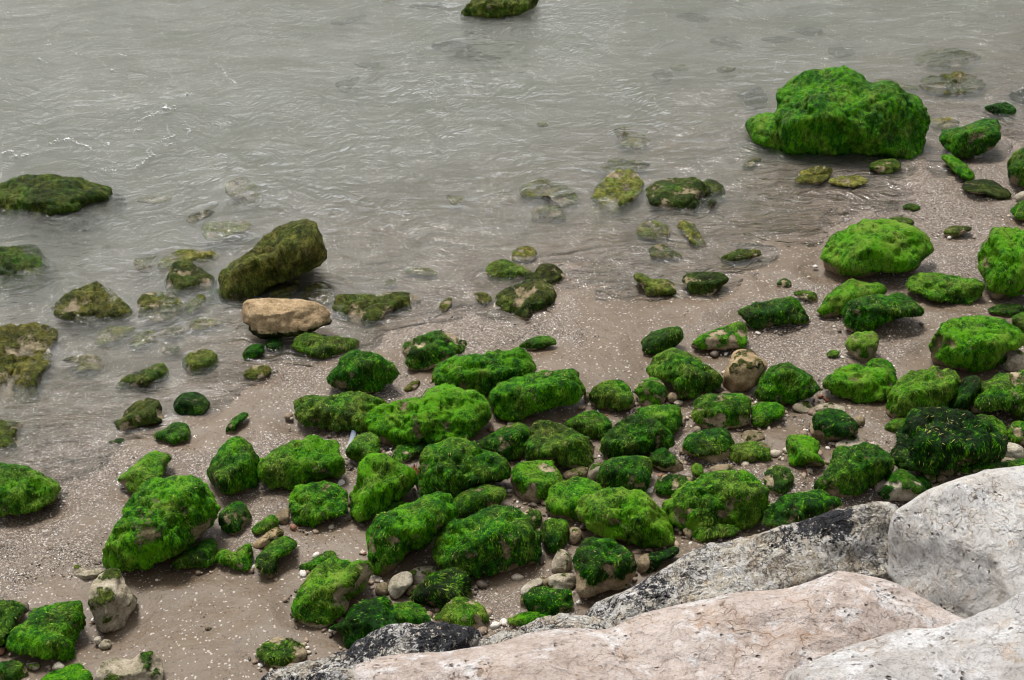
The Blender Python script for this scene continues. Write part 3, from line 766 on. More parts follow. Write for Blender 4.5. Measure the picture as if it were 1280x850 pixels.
# right beach, near
R('L', 'bright', 'great round green rock with combed algae near the right edge', '785,150 800,90 850,30 920,0 1000,-10 1080,-5 1150,20 1220,60 1240,110 1160,150 1120,210 1060,250 1000,272 930,262 870,240 800,205', q=.85)
R('L', 'patch', 'small upright speckled green rock below the overlapping pair', '372,120 400,75 460,58 520,65 530,110 520,160 470,205 425,190 385,150', q=.8)
R('L', 'green', 'tiny tuft of green on the sand left of the speckled green rock', '285,160 315,143 345,158 320,180 292,176', q=.5)
R('L', 'green', 'small green rock peeping up behind the wide flat-topped rock', '475,215 530,185 580,200 612,235 600,262 500,250', q=.6)
R('L', 'bright', 'wide flat-topped green rock with yellowish crest', '270,295 320,250 400,220 500,235 590,245 622,295 600,350 560,385 470,390 380,380 310,350 275,325', q=.7)
R('L', 'bright', 'smooth peaked green rock left of the wide flat-topped one', '-55,375 -50,320 -10,250 60,210 120,225 200,275 245,320 215,360 140,385 60,410 -20,400', q=.8)
R('L', 'green', 'small green rock tucked under the smooth peaked rock', '-80,470 -70,410 0,397 50,405 80,445 50,480 0,507 -60,520', q=.7)
R('L', 'bright', 'rounded green rock with olive crown behind the long-haired dark one', '568,430 580,370 620,310 680,255 760,235 860,240 920,285 925,340 890,400 850,440 760,450 690,460 640,478 580,470', q=.8)
R('L', 'dark', 'narrow dark green rock wedged beside the rounded olive-crowned one', '880,430 890,370 930,310 980,270 1022,285 1020,340 980,400 965,460 920,465', q=.8)
R('L', 'patch', 'long green rock with beige crusts at right edge under the round one', '965,430 1000,370 1060,300 1150,260 1250,250 1320,270 1330,480 1240,488 1180,445 1100,435 1000,450', q=.75)
R('L', 'pale', 'pale cream stone standing between great round rock and crusted rock', '1132,225 1140,170 1180,137 1225,150 1250,190 1240,240 1170,252', q=.9)
R('L', 'green', 'bright lobe of rock against the right side of the long-haired one', '960,470 1050,458 1120,490 1160,550 1140,597 1080,580 1000,530', q=.7)
R('L', 'deep', 'big very dark green rock draped in long hair-like algae', '600,640 625,560 650,490 720,435 800,430 900,440 980,465 1060,500 1110,545 1145,600 1120,655 1010,690 930,720 880,775 830,755 720,720 620,690', q=.95)
R('L', 'dark', 'low green lobe of rock at the left front of the long-haired one', '600,655 640,605 700,620 780,650 835,720 800,745 700,725 630,705', q=.6, lift=.05)
R('L', 'green', 'tiny green stone at the upper left of the long-haired rock', '560,520 600,485 660,475 680,490 640,545 590,552', q=.5)
R('L', 'patch', 'pale stone with green edge at the right, below the crusted rock', '1160,570 1175,500 1230,490 1290,500 1290,597 1210,602', q=.8)
R('L', 'white', 'whitish broken block between long-haired rock and white boulder', '1105,655 1140,600 1190,595 1235,620 1225,670 1150,668', q=.7)
R('L', 'green', 'low green rock lying along the top of the white boulder', '910,745 960,700 1040,682 1140,690 1240,672 1300,680 1300,730 1150,735 1000,745', q=.5)
R('L', 'pale', 'flat pale stone sliver under the whitish broken block', '1100,677 1140,662 1200,668 1190,687 1110,690', q=.5, peb=True)
R('L', 'cap', 'rock with a green cap and bare pitted beige lower half', '200,520 215,475 260,440 330,432 390,465 430,520 425,555 350,580 280,592 215,560', q=.85)
R('L', 'pale', 'pale flat stone right behind the green-capped beige rock', '215,435 240,408 310,402 365,420 375,452 290,442', q=.5)
R('L', 'pale', 'pale flat stone left of the green-capped beige rock', '115,420 140,400 190,392 215,415 200,445 150,447', q=.5)
R('L', 'brown', 'small brown stone right of the green-capped beige rock', '405,485 425,465 460,465 465,500 430,512', q=.7, peb=True)
R('L', 'pale', 'beige flat stone between capped rock and broad dark green rock', '325,600 360,578 430,563 480,595 440,617 380,632 340,627', q=.45)
R('L', 'bright', 'boot-shaped green rock with toe pointing right on gravel', '92,610 100,565 150,555 220,575 245,610 240,650 275,700 200,707 150,720 105,705 98,660', q=.7)
R('L', 'green', 'broad domed green rock sloping down left near the black and white boulder', '235,810 280,740 315,680 330,630 400,620 480,600 560,630 605,680 595,740 540,770 480,800 420,845 330,858 250,840', q=.8)
R('L', 'white', 'smooth pale egg-shaped pebble beside the pointed white and green stone', '512,805 530,768 575,762 585,790 555,827 520,827', q=.8, peb=True)
R('L', 'half', 'pointed white stone half covered by dark green algae', '540,830 580,760 635,720 690,745 740,790 770,832 740,852 700,872 600,872 545,852', q=.9)
R('L', 'brown', 'smooth tan pebble above the white boulder, largest of three', '748,755 775,735 808,755 805,785 772,787', q=.8, peb=True)
R('L', 'brown', 'grey pebble right of the smooth tan one above the white boulder', '812,762 830,748 858,758 852,780 822,782', q=.8, peb=True)
R('L', 'brown', 'flat brown stone touching the upper rim of the white boulder', '780,808 830,785 880,785 880,808 820,822', q=.6, peb=True)
R('L', 'dark', 'dark green rock squeezed behind the pointed white and green stone', '700,778 740,750 780,780 785,818 740,805', q=.7)
R('L', 'patch', 'pale flat rock stained green, left of the broad domed rock', '-15,770 0,720 60,705 110,730 125,780 90,830 40,852 -10,850', q=.5)
R('P', 'green', 'smooth green rock resting against the black and white boulder', '-20,230 0,180 50,135 120,118 200,108 250,130 280,155 220,187 160,235 100,260 20,260', q=.8)
# middle and left cluster
R('J', 'green', 'low green rock just under the tan rock', '160,125 190,80 260,62 320,80 400,85 490,100 490,130 440,160 380,190 300,192 220,162 180,145', q=.5, sink=.6)
R('J', 'dark', 'small dark green stone between tan rock and gravel', '45,120 80,85 125,100 125,145 90,154', q=.6)
R('J', 'dark', 'dark little rock at left below the tan rock', '-65,170 -40,130 0,115 35,125 40,155 0,175 -40,200', q=.6)
R('J', 'bright', 'conical green rock with beige chips at its lower right', '345,290 380,230 430,165 480,145 550,160 620,185 670,230 685,270 640,300 590,332 530,357 450,342 380,317', q=.9)
R('J', 'patch', 'dark green rock with pale streaks in a shallow pool', '698,145 740,100 820,75 900,58 960,70 1015,120 1000,150 920,190 850,232 770,260 735,240 720,190', q=.55)
R('J', 'sub', 'small weedy stone between the pale streaked rock and the arm-shaped rock', '715,335 750,300 790,292 780,325 740,347', top=None, q=.4)
R('Z', 'bright', 'long green rock with a saddle, next above the thick log-like one', '543,472 548,455 565,448 600,445 630,439 655,440 668,455 669,468 650,475 625,485 608,495 580,490 555,484', q=.8)
R('J', 'bright', 'flat arm-shaped bright green rock pointing left on the sand', '180,440 195,390 260,370 330,370 440,355 540,365 620,390 650,430 600,480 540,540 450,542 330,527 240,502 190,470', q=.6)
R('J', 'bright', 'biggest bright green rock of the cluster with a hollow in its front', '545,480 590,430 680,390 790,375 850,330 930,318 1030,340 1100,380 1138,430 1110,490 1080,535 1040,580 900,592 800,592 720,620 640,612 560,570', q=.8, level=6)
R('Z', 'bright', 'thick log-like green rock right of the biggest one', '612,505 614,490 630,478 660,470 690,464 715,464 727,478 728,495 710,505 690,509 665,515 640,525 622,523', q=.8)
R('J', 'green', 'small dark rock below the left end of the biggest one', '435,640 470,580 540,545 590,570 600,620 570,675 520,712 480,680', q=.8)
R('J', 'patch', 'small green stone with pale chips beneath the biggest one', '655,655 680,615 750,592 820,600 830,625 780,640 740,680 700,700 665,687', q=.6)
R('J', 'bright', 'flat-topped angular green rock with a sheer right side', '15,710 60,650 130,610 250,568 330,590 385,590 410,660 430,720 400,750 310,762 220,808 120,803 30,787', q=.8)
R('Z', 'bright', 'upright folded green rock between angular rock and squarish dark one', '438,635 440,618 448,600 450,583 460,572 475,568 495,578 515,588 518,602 505,618 490,632 475,646 455,651 440,646', q=.85)
R('Z', 'bright', 'broad peaked green rock in the middle of the cluster', '520,613 525,590 530,565 550,553 575,549 600,562 625,570 635,582 636,595 610,602 590,610 565,621 535,623', q=.9)
R('Z', 'green', 'small rock between log-like rock and furrowed dark rock', '597,558 612,545 635,532 655,530 664,540 660,555 655,570 640,576 622,569', q=.75)
R('K', 'green', 'small slim green rock on wet sand far above the cluster', '35,125 80,95 150,78 205,90 210,115 150,132 80,147', q=.5)
R('K', 'dark', 'rounded dark green rock left of the pale-bottomed wedge on the slope', '622,115 660,70 730,45 800,33 825,60 820,105 760,137 690,157 640,157', q=.75)
R('K', 'patch', 'wedge-shaped rock with pale bottom edge and sharp right side', '870,125 920,75 1000,40 1090,15 1125,30 1130,80 1115,130 1020,142 940,142', q=.75)
R('K', 'bright', 'large smooth diagonal green slab above the flat pale-topped stone', '660,245 690,190 760,145 850,165 930,215 990,260 1012,290 960,350 900,375 840,387 790,330 740,275 680,268', q=.7)
R('K', 'tan', 'brown bare-faced rock with green left edge', '1015,280 1045,210 1075,150 1130,142 1200,180 1240,215 1215,260 1180,320 1100,347 1050,357 1020,320', q=.85)
R('K', 'green', 'hump-backed green rock right of the thick log-like one', '370,370 400,325 460,298 520,295 560,330 595,395 570,430 490,442 400,430', q=.8)
R('K', 'patch', 'blocky stone with a flat bare beige top and green front', '592,335 620,295 700,285 740,320 745,380 710,410 640,420 610,370', q=.9)
R('K', 'patch', 'squat green rock with a brown bare front face', '868,455 890,395 950,362 1050,360 1130,365 1150,420 1145,490 1100,522 1000,527 920,522 880,490', q=.85)
R('K', 'bright', 'smooth bright green hump behind the speckled dome', '600,440 660,415 720,412 800,418 822,480 810,525 770,548 700,515 620,480', q=.75, lift=.02)
R('K', 'green', 'dome-shaped green rock speckled beige at its foot', '432,650 440,580 500,510 560,475 620,465 700,490 775,570 770,615 690,637 600,654 520,670 455,694', q=.85)
R('K', 'bright', 'low yellow green rock behind the furrowed dark rock', '260,500 310,465 380,440 430,455 480,500 475,545 430,572 370,575 310,545', q=.7)
R('K', 'green', 'furrowed dark green rock, rounded top, left of the dome-shaped one', '71,600 85,550 120,505 170,488 240,510 310,545 380,585 395,660 370,700 320,724 240,702 150,697 80,682', q=.85)
R('Z', 'patch', 'rock with a worn yellowish oval top, below the furrowed dark one', '638,600 642,585 655,578 680,577 695,585 703,600 700,615 680,626 660,628 645,619', q=.7)
R('K', 'cap', 'tilted green rock with beige pitted lower right', '820,615 850,560 920,540 1020,525 1060,560 1075,620 1050,672 980,697 900,667 835,642', q=.8)
R('K', 'green', 'small oval green rock right of the tilted beige-footed one', '1040,655 1060,610 1130,592 1220,595 1245,625 1240,672 1180,682 1110,697 1060,692', q=.65)
R('K', 'dark', 'cube-like dark green rock in the heart of the cluster', '412,760 440,700 500,668 600,658 665,675 670,740 650,805 620,838 520,833 440,812', q=.95)
R('K', 'cap', 'small wedge with green top and pale flank beside the cube-like rock', '668,665 700,630 740,622 780,655 825,700 820,735 750,732 690,707', q=.7)
R('Z', 'bright', 'low bright green rock left of the cube-like one', '683,630 690,612 705,602 730,598 748,605 752,618 745,640 725,651 700,651 686,644', q=.7)
R('K', 'patch', 'low green rock with pale edge left of the long whale-backed one', '685,835 700,780 740,745 830,755 890,765 880,812 800,855 720,855', q=.7)
R('Z', 'bright', 'long whale-backed green rock at the lower edge of the cluster', '830,638 840,622 860,605 890,592 920,590 945,600 960,615 961,635 950,650 930,661 900,659 870,661 845,655', q=.85)
R('K', 'green', 'green nub of rock above the whale-backed one', '865,715 890,692 920,710 920,747 885,757', q=.8)
R('K', 'pale', 'pale upright stone wedged left of the cube-like rock', '362,765 375,715 400,690 445,695 440,732 400,772', q=.9)
R('K', 'brown', 'brownish stone at the foot of the furrowed dark rock', '245,742 300,715 360,710 368,745 330,772 260,767', q=.7)
R('K', 'brown', 'flat brown stone below the oval green rock', '950,720 990,700 1070,698 1050,722 980,744', q=.45)
R('K', 'brown', 'square beige stone right of the tilted beige-footed rock', '1110,550 1150,530 1210,545 1215,585 1150,597 1115,585', q=.5)
R('K', 'brown', 'larger grey brown pebble under the diagonal slab', '745,385 765,350 800,362 795,392 765,400', q=.8, peb=True)
R('K', 'white', 'shell-white flat pebble below the diagonal slab', '780,400 800,388 826,395 820,412 795,416', q=.6, peb=True)
R('K', 'pale', 'pale pebble above the tilted beige-footed rock', '872,530 890,510 912,525 905,545 880,547', q=.8, peb=True)
R('K', 'brown', 'pink brown pebble between the log-like and hump-backed rocks', '345,380 355,350 375,352 372,385', q=.9, peb=True)
# left beach
R('I', 'sub', 'large mottled rock under water at the left edge, biggest sunken one', '-60,200 -40,60 60,25 180,20 270,50 280,90 250,140 240,220 190,290 160,390 80,430 0,470 -60,470', top=0.012, q=0.35)
R('I', 'mixed', 'yellow green rock at left edge below the biggest sunken rock', '-60,580 -40,500 30,488 110,500 90,540 100,600 115,620 60,672 0,684 -50,682', q=.45, sink=.4, top=0.03)
R('Z', 'bright', 'rounded bright green rock at the left edge on the sand', '-20,600 -10,585 20,583 45,590 65,600 75,612 65,628 45,638 10,643 -15,641', q=.8)
R('I', 'mixed', 'elongated olive rock slanting up right on wet sand', '565,330 590,290 640,260 710,235 780,208 810,250 800,290 740,300 680,325 600,357', q=.45, top=0.03)
R('I', 'mixed', 'egg-shaped rock with a yellowish middle and dark rim', '555,500 590,470 640,410 700,385 760,392 782,440 785,490 700,505 620,530 575,534', q=.55)
R('I', 'mixed', 'round yellow green rock, topmost on the left sand', '883,215 900,170 960,148 1030,155 1058,205 1030,245 970,264 900,245', q=.45)
R('I', 'dark', 'round dark green rock right of the egg-shaped one', '838,420 860,370 920,350 980,365 1010,400 1000,440 930,464 860,450', q=.55)
R('I', 'green', 'small teardrop green rock below the round dark one', '748,562 800,520 860,495 905,510 918,550 890,587 830,600 780,580', q=.5)
R('I', 'green', 'leaf-shaped dark green rock with olive stripes', '570,770 620,730 680,670 740,640 825,650 810,690 790,740 740,780 700,817 620,832 595,800', q=.55)
R('I', 'bright', 'pear-shaped upright green rock touching the angular flat-topped one', '1005,730 1040,660 1100,590 1140,563 1190,590 1240,650 1250,740 1235,800 1170,842 1080,847 1030,800', q=.8)
R('I', 'green', 'thin bent strip of green above the pear-shaped rock', '1090,535 1110,490 1170,448 1200,455 1180,480 1140,510 1130,548 1100,552', q=.4)
R('I', 'sub', 'small rock in murky water with a dark upper edge, left side', '300,195 360,172 450,165 500,215 495,245 430,240 350,252 380,215', top=.004, q=.35)
R('I', 'green', 'tiny green tuft near the leaf-shaped rock', '525,590 560,572 600,575 590,592 550,602', q=.3)
R('Z', 'sub', 'yellow green stain of rock below the tan rock', '304,468 315,458 335,457 338,466 320,476', top=None, q=.25)
R('I', 'sub', 'faint olive patch of rock in the murk, largest above the slanting olive one', '455,115 480,60 560,30 650,35 600,80 510,117', top=-.012, q=.35)
R('I', 'sub', 'faint olive oval of rock under water right of the largest faint patch', '625,120 650,75 720,50 750,80 700,125 650,142', top=-.006, q=.35)
R('I', 'sub', 'faint small olive stone just above the topmost round rock', '780,135 830,125 880,135 850,162 790,164', top=.0, q=.3)
R('I', 'sub', 'faint olive stone under the sunken cluster, beside the flat greenish stone', '770,70 820,35 890,35 900,60 840,85', top=-.003, q=.3)
R('Z', 'bright', 'largest green rock on the left sand, with combed algae and beige ridge', '130,700 135,680 150,655 165,625 185,605 215,597 245,600 265,612 273,632 265,655 245,675 225,690 190,705 155,714 135,709', q=.9, level=6)
R('M', 'pale', 'bare grey green stone standing on sand below the largest left rock', '428,430 450,370 490,335 540,315 580,330 610,390 650,450 655,495 610,560 600,600 540,624 480,612 445,550 430,490', q=.7)
R('M', 'pale', 'cream tail-like stone at the top left of the bare grey green stone', '350,320 370,292 420,318 490,310 500,335 440,362 380,360', q=.4)
R('M', 'bright', 'four-sided flat green rock in the lower left corner', '28,670 60,620 120,570 180,510 250,490 370,485 400,530 405,590 370,660 350,742 300,737 200,732 80,712', q=.7)
R('M', 'green', 'green rock at left edge behind the four-sided flat one', '-60,600 -40,480 60,472 125,500 100,550 75,610 25,665 0,692 -50,692', q=.7)
R('M', 'pale', 'grey pitted stone at the bottom edge of the picture', '450,830 490,770 560,740 630,755 690,715 770,725 790,780 780,840 770,900 600,920 450,890', q=.8)
R('M', 'bright', 'green rock at the bottom edge left of the grey pitted stone', '200,850 260,810 330,780 390,785 440,830 430,900 250,900', q=.7)
R('M', 'green', 'small green rock at bottom left corner under the four-sided one', '-20,800 10,765 70,757 120,780 135,820 90,848 20,860', q=.7)
R('M', 'white', 'small white stone below the four-sided flat rock', '250,790 280,762 310,780 300,798 270,802', q=.7, peb=True)
R('M', 'pale', 'buff pebble just left of the small white stone', '130,782 155,764 190,770 185,796 150,802', q=.7, peb=True)
R('M', 'white', 'grey white pebble below the bare grey green stone', '450,655 480,637 490,660 475,682', q=.8, peb=True)
R('M', 'pale', 'yellowish pebble next to the grey white one', '480,685 500,655 535,660 530,692 495,702', q=.8, peb=True)
R('M', 'bright', 'triangular green rock right of the largest left rock foot', '830,292 880,250 950,200 1010,168 1045,200 1040,250 1030,290 960,302 880,307', q=.6)
R('M', 'green', 'crescent-shaped green rock next to the triangular one', '1045,245 1080,215 1130,235 1200,190 1218,230 1210,310 1170,322 1100,297 1050,280', q=.6)
R('M', 'green', 'small green rock at the right side of the largest left rock', '1055,60 1090,20 1150,-10 1190,20 1215,80 1180,120 1140,150 1080,127', q=.65)
R('M', 'soot', 'small dark pebble alone on open sand near the bottom', '990,600 1005,592 1022,597 1015,608 995,609', q=.6, peb=True)
R('N', 'green', 'curved dark green rock below the pale log-like stone', '0,270 30,230 80,185 140,160 195,190 180,225 140,250 100,270 95,340 70,364 40,330 10,300', q=.6)
R('N', 'tan', 'pale log-like stone lying between two small green rocks', '-20,200 20,165 80,115 130,125 125,155 70,190 10,217', q=.7)
R('N', 'green', 'small green rock above the pale log-like stone', '-20,120 20,85 80,52 110,80 90,110 40,137 0,147', q=.6)
R('N', 'brown', 'grey stone at the right end of a small green rock', '95,60 120,30 155,25 160,75 140,98 105,92', q=.6)
R('Z', 'bright', 'green rock under the angular flat-topped one, beige at its rim', '363,628 370,610 395,604 420,606 433,617 430,640 410,646 395,656 370,661 364,646', q=.7)
R('N', 'patch', 'large green rock riddled with cream patches, lower middle', '185,490 210,410 260,340 320,290 370,263 450,280 550,285 555,340 520,400 470,440 440,520 390,562 310,599 230,577 190,540', q=.7)
R('N', 'green', 'small ragged green stone at the upper left of the cream-patched rock', '210,300 270,270 340,230 388,245 340,282 290,322 240,327', q=.4)
R('N', 'patch', 'isolated flat green rock near the bottom edge, lower left of centre', '8,710 50,665 110,640 180,655 240,695 240,740 180,777 110,792 60,767 20,740', q=.5)
R('Z', 'bright', 'long squared green block with a ledge and bare dark base', '461,672 470,650 490,640 515,628 540,618 558,618 570,632 568,650 545,668 530,682 505,695 495,712 478,723 467,711 463,690', q=1.0)
R('Z', 'bright', 'big rounded green rock with yellowish streaks, lower centre', '542,690 548,672 562,657 590,645 620,636 640,635 655,645 672,665 677,688 670,705 640,713 610,717 580,719 550,710', q=.9)
R('N', 'deep', 'very dark green rock beside the white and tan stones', '755,450 800,380 860,335 940,320 1010,335 1035,390 1020,450 950,472 880,492 800,475', q=.8)
R('N', 'white', 'cream white rounded stone beneath the long squared block', '638,400 660,350 710,328 750,335 755,380 720,420 680,460 650,440', q=.8)
R('N', 'pale', 'tan flat stone touching the cream white rounded one', '740,345 770,308 850,300 870,330 840,360 790,400 760,395', q=.7)
R('N', 'brown', 'small orange brown stone right below the cream white one', '722,425 735,395 770,395 768,420 745,442', q=.7, peb=True)
R('N', 'brown', 'brown stone left of the cream white rounded one', '575,425 590,385 630,382 640,425 610,442', q=.7)
R('N', 'dark', 'dark green rock behind the black speckled boulder, ragged left side', '350,600 420,575 440,530 480,490 530,470 620,455 660,485 690,560 680,610 600,650 500,680 440,687 420,625', q=.8)
R('N', 'bright', 'rounded green rock behind the black speckled boulder, centre one', '640,505 700,480 770,478 820,520 845,570 800,605 690,610', q=.8)
R('N', 'patch', 'green rock with pale right flank at the tip of the black speckled boulder', '865,565 900,510 950,465 1010,458 1060,475 1110,520 1120,570 1090,612 1000,605 900,595', q=.75)
R('Z', 'green', 'small green rock between peaked rock and big rounded rock', '567,628 580,615 600,607 618,608 632,615 625,628 605,641 585,651 570,643', q=.75)
R('J', 'green', 'small green rock left of the upright folded one foot, over the squared block', '600,880 660,860 720,880 700,930 640,960 590,930', q=.7)
R('O', 'green', 'low green stone along the upper rim of the pink boulder', '-20,570 20,535 100,522 180,540 190,560 100,577 0,592', q=.6)
R('O', 'bright', 'small round green rock right of the big rounded one', '135,150 150,95 200,72 260,85 278,140 265,190 220,232 180,232 150,195', q=.8)
R('Z', 'bright', 'wide green rock with hanging fringe, centre bottom of the cluster', '722,640 730,622 760,614 790,613 810,622 830,645 844,672 840,683 815,685 795,681 765,673 740,663 728,653', q=.9)
R('O', 'cap', 'rock with hanging green cap over a bare dark base', '298,300 315,230 350,175 400,160 480,185 550,220 590,280 600,330 560,392 480,412 400,442 340,452 315,420 312,350', q=.95)
R('O', 'dark', 'smooth brick-shaped dark green stone behind the white slipper-like stone', '62,470 80,420 130,400 220,412 280,425 288,490 270,532 180,547 90,527', q=.8)
R('O', 'pale', 'upright tan stone between two green rocks', '190,320 200,260 235,218 280,240 290,290 270,335 220,337', q=.9)
R('O', 'pale', 'rounded tan stone below the upright tan one', '168,365 220,335 300,340 312,385 270,414 200,412', q=.8)
R('O', 'white', 'smooth white slipper-like stone', '40,430 55,395 100,365 140,360 145,385 100,412 60,442', q=.6)
R('O', 'brown', 'grey pebble beside the white slipper-like stone', '135,375 150,352 175,365 172,395 148,397', q=.7, peb=True)
R('O', 'tan', 'yellowish flat stone above the black and white boulder tip', '475,395 510,375 570,380 560,397 500,417', q=.6)
R('O', 'brown', 'grey brown stone left of the small dark green rock', '600,290 625,250 655,245 665,290 640,332 605,322', q=.8)
R('O', 'dark', 'small dark green rock on the rim of the black and white boulder', '645,300 665,245 720,230 800,210 800,240 740,270 690,322 655,330', q=.7)
R('O', 'brown', 'purplish grey pebble under the whale-backed rock', '825,125 850,106 878,130 860,167 835,152', q=.8, peb=True)
R('O', 'green', 'small flat green rock above the black and white boulder', '868,170 890,120 950,100 1040,100 1100,125 1070,152 980,167 900,190', q=.7)
R('O', 'patch', 'small speckled rock between rounded rock and fringed rock', '50,50 90,22 140,45 140,90 110,117 75,90', q=.7)
R('O', 'brown', 'flat grey stone left of the brick-shaped dark stone', '38,470 48,440 70,445 78,495 50,502', q=.6, peb=True)
R('O', 'brown', 'reddish brown stone in shade between small round rock and capped rock', '270,140 290,110 330,120 335,165 300,195 272,175', q=.7)
R('M', 'white', 'small pale shell-like pebble right of the largest left rock', '1022,158 1035,147 1045,156 1036,167', q=.6, peb=True)

# ------------------------------------------------------------------ the breakwater boulders in front
def blk(amount, s=1.0):
    return lambda P, off: np.clip(amount + fbm(P * 5.5 * s + off, 4, 401) * 1.25, 0, 1)
def B(label, pts, **kw):
    q = np.array([[float(z) for z in t.split(',')] for t in pts.split()])
    return stone(q, 'white', 'boulder', label, 'boulder', 'pale boulders of the breakwater', level=kw.pop('level', 6), **kw)
B('crinkled limestone boulder with black and cream crusts, middle of the front row', '735,775 760,752 790,740 812,722 830,705 880,682 935,668 1000,652 1050,640 1090,628 1128,626 1145,660 1150,720 1120,780 1000,830 880,840 790,820 745,795',
  q=.8, dist=5.35, planes=[(0,-.5,.86,.62),(-.5,-.4,.8,.7)], mat=M_PIED, black=True, blackf=blk(0.2), rough=.75)
B('dark boulder speckled black and white, at the bottom edge', '325,852 365,832 420,815 450,798 478,785 500,778 560,778 590,788 604,797 600,830 560,880 450,920 350,900', q=.8, dist=4.78, mat=M_PIED, black=True, blackf=blk(0.30), rough=.75)
B('small white crinkled boulder showing above the pink boulder rim', '598,810 640,785 690,770 745,772 780,790 760,830 680,850 610,840', q=.8, dist=4.75, mat=M_PIED, black=True, blackf=blk(0.22), rough=.7)
B('white weathered boulder with a steep shaded left face, right edge', '1108,712 1112,650 1135,628 1160,612 1185,600 1210,590 1260,584 1330,590 1380,700 1350,820 1260,830 1200,800 1140,755', q=.95, dist=4.85, mat=M_WHITE, rough=.45, planes=[(.2,-.35,.92,.66),(-.88,-.30,.32,.62)])
B('broad smooth pinkish boulder filling the bottom of the picture', '425,860 440,838 470,828 520,824 560,812 600,802 640,788 700,782 745,782 790,765 850,752 930,738 1000,730 1050,712 1075,712 1130,722 1180,745 1230,772 1300,800 1390,900 1250,1020 900,1080 600,1040 440,930', q=0.38, dist=4.1, mat=M_PINK, rough=.5, level=7, facets=3, planes=[(0,-.12,1,.62)])
B('grey white foreground boulder in the bottom right corner, nearest one', '985,862 1000,840 1040,818 1100,795 1180,778 1250,758 1290,738 1400,715 1500,900 1350,1050 1050,1050', q=0.42, dist=3.45, mat=M_GREY, rough=.5, facets=3, planes=[(0,-.1,1,.65)])

# ------------------------------------------------------------------ sand
def build_sand():
    X, Y, f, _ = grid(axis(-5.2, 5.2, 0.026, 90), axis(2.4, 13.2, 0.026, 90))
    Z = ground_xy(X, Y)
    gm = gravel_mask(X, Y)
    # every stone sits in a scour hollow with grit banked against it; the bottom of the hollow stays wet
    hollow = np.zeros_like(X); bank = np.zeros_like(X)
    for cx, cy, ra, rb in FOOT:
        s = np.where((np.abs(X - cx) < ra * 1.8 + .06) & (np.abs(Y - cy) < rb * 1.8 + .06))[0]
        if not len(s): continue
        e = np.hypot((X[s] - cx) / (ra + .012), (Y[s] - cy) / (rb + .012))
        wdt = 0.05 / max(min(ra, rb), .04)
        hollow[s] = np.maximum(hollow[s], np.exp(-np.clip(e - 0.95, 0, 9) ** 2 / (2 * wdt ** 2)) * min(1, ra / .12))
        bank[s] = np.maximum(bank[s], np.exp(-(e - 1.0 - wdt * 1.6) ** 2 / (2 * (wdt * .7) ** 2)) * min(1, ra / .12))
    nn = fbm(np.stack([X * 3, Y * 3, 0 * X], 1), 2, 91)
    Z = Z - hollow * 0.014 * (1 + nn) + bank * 0.008 * np.clip(1 + nn * 3, 0, 2)
    gm = np.clip(gm + bank * 0.35 - hollow * 0.25, 0, 1)
    p = np.stack([X, Y, 0 * X], 1)
    Z = Z + fbm(p * 14, 2, 77) * 0.004
    wet = np.clip(sstep(0.30, 0.04, Z) + hollow * 0.8, 0, 1.6)
    o = link_mesh('sand', np.stack([X, Y, Z], 1), f, M_SAND, attrs={'wet': wet, 'gravel': gm})
    o['kind'] = 'structure'; o['label'] = 'wet brown sand beach strewn with shell grit, sloping into the sea'
build_sand()

# ------------------------------------------------------------------ rubble smaller than a thumb, banked between the stones
def build_rubble(n=1500):
    big = [q for q in FOOT if q[2] > 0.07]
    V, Fc, tn = [], [], []
    dirs, f = ico(2)
    cnt = 0
    w = np.array([(1.0 if gz(q[0], q[1]) > 0.03 else 0.0) * (1.6 if abs((q[0] - 0.35)) < 1.3 and q[1] < 6.6 else 0.5) for q in big]); w /= w.sum()
    for k in rng.choice(len(big), n, p=w):
        cx, cy, ra, rb = big[k]
        a = rng.uniform(0, 6.283); e = 1.02 + abs(rng.normal(0, .16))
        x, y = cx + math.cos(a) * ra * e, cy + math.sin(a) * rb * e
        s = float(np.clip(0.0075 * math.exp(rng.normal(0, .45)), 0.004, 0.021))
        d = dirs * (1 + 0.22 * vnoise(dirs * 1.7 + rng.uniform(-50, 50, 3), 3))[:, None] * np.array([s * rng.uniform(.9, 1.6), s * rng.uniform(.8, 1.2), s * rng.uniform(.5, .85)])
        t = rng.uniform(0, 6.283); ct, st_ = math.cos(t), math.sin(t)
        d = np.stack([d[:, 0] * ct - d[:, 1] * st_, d[:, 0] * st_ + d[:, 1] * ct, d[:, 2]], 1)
        V.append(d + [x, y, gz(x, y) - 0.006 + s * .35]); Fc.append(f + cnt); cnt += len(dirs); tn.append(np.full(len(dirs), rng.random()))
    T = NT('rubble stone')
    col = T.ramp(T.attr('tone'), [(0.0, (0.10, 0.075, 0.055)), (0.22, (0.20, 0.145, 0.10)), (0.45, (0.32, 0.24, 0.17)), (0.62, (0.42, 0.36, 0.28)), (0.80, (0.22, 0.10, 0.06)), (0.86, (0.60, 0.56, 0.50))], 'CONSTANT')
    col = T.mix(0.7, col, T.mix(1.0, col, T.ramp(T.noise(T.pos(), 160.0, 4), [(0.3, 0.4), (0.7, 1.5)]), 'MULTIPLY'))
    o = link_mesh('rubble', np.concatenate(V), np.concatenate(Fc), T.done(col, 0.6, None, 0.3), attrs={'tone': np.concatenate(tn)})
    o['kind'] = 'stuff'; o['label'] = 'loose brown and cream rubble banked between the green rocks'
build_rubble()

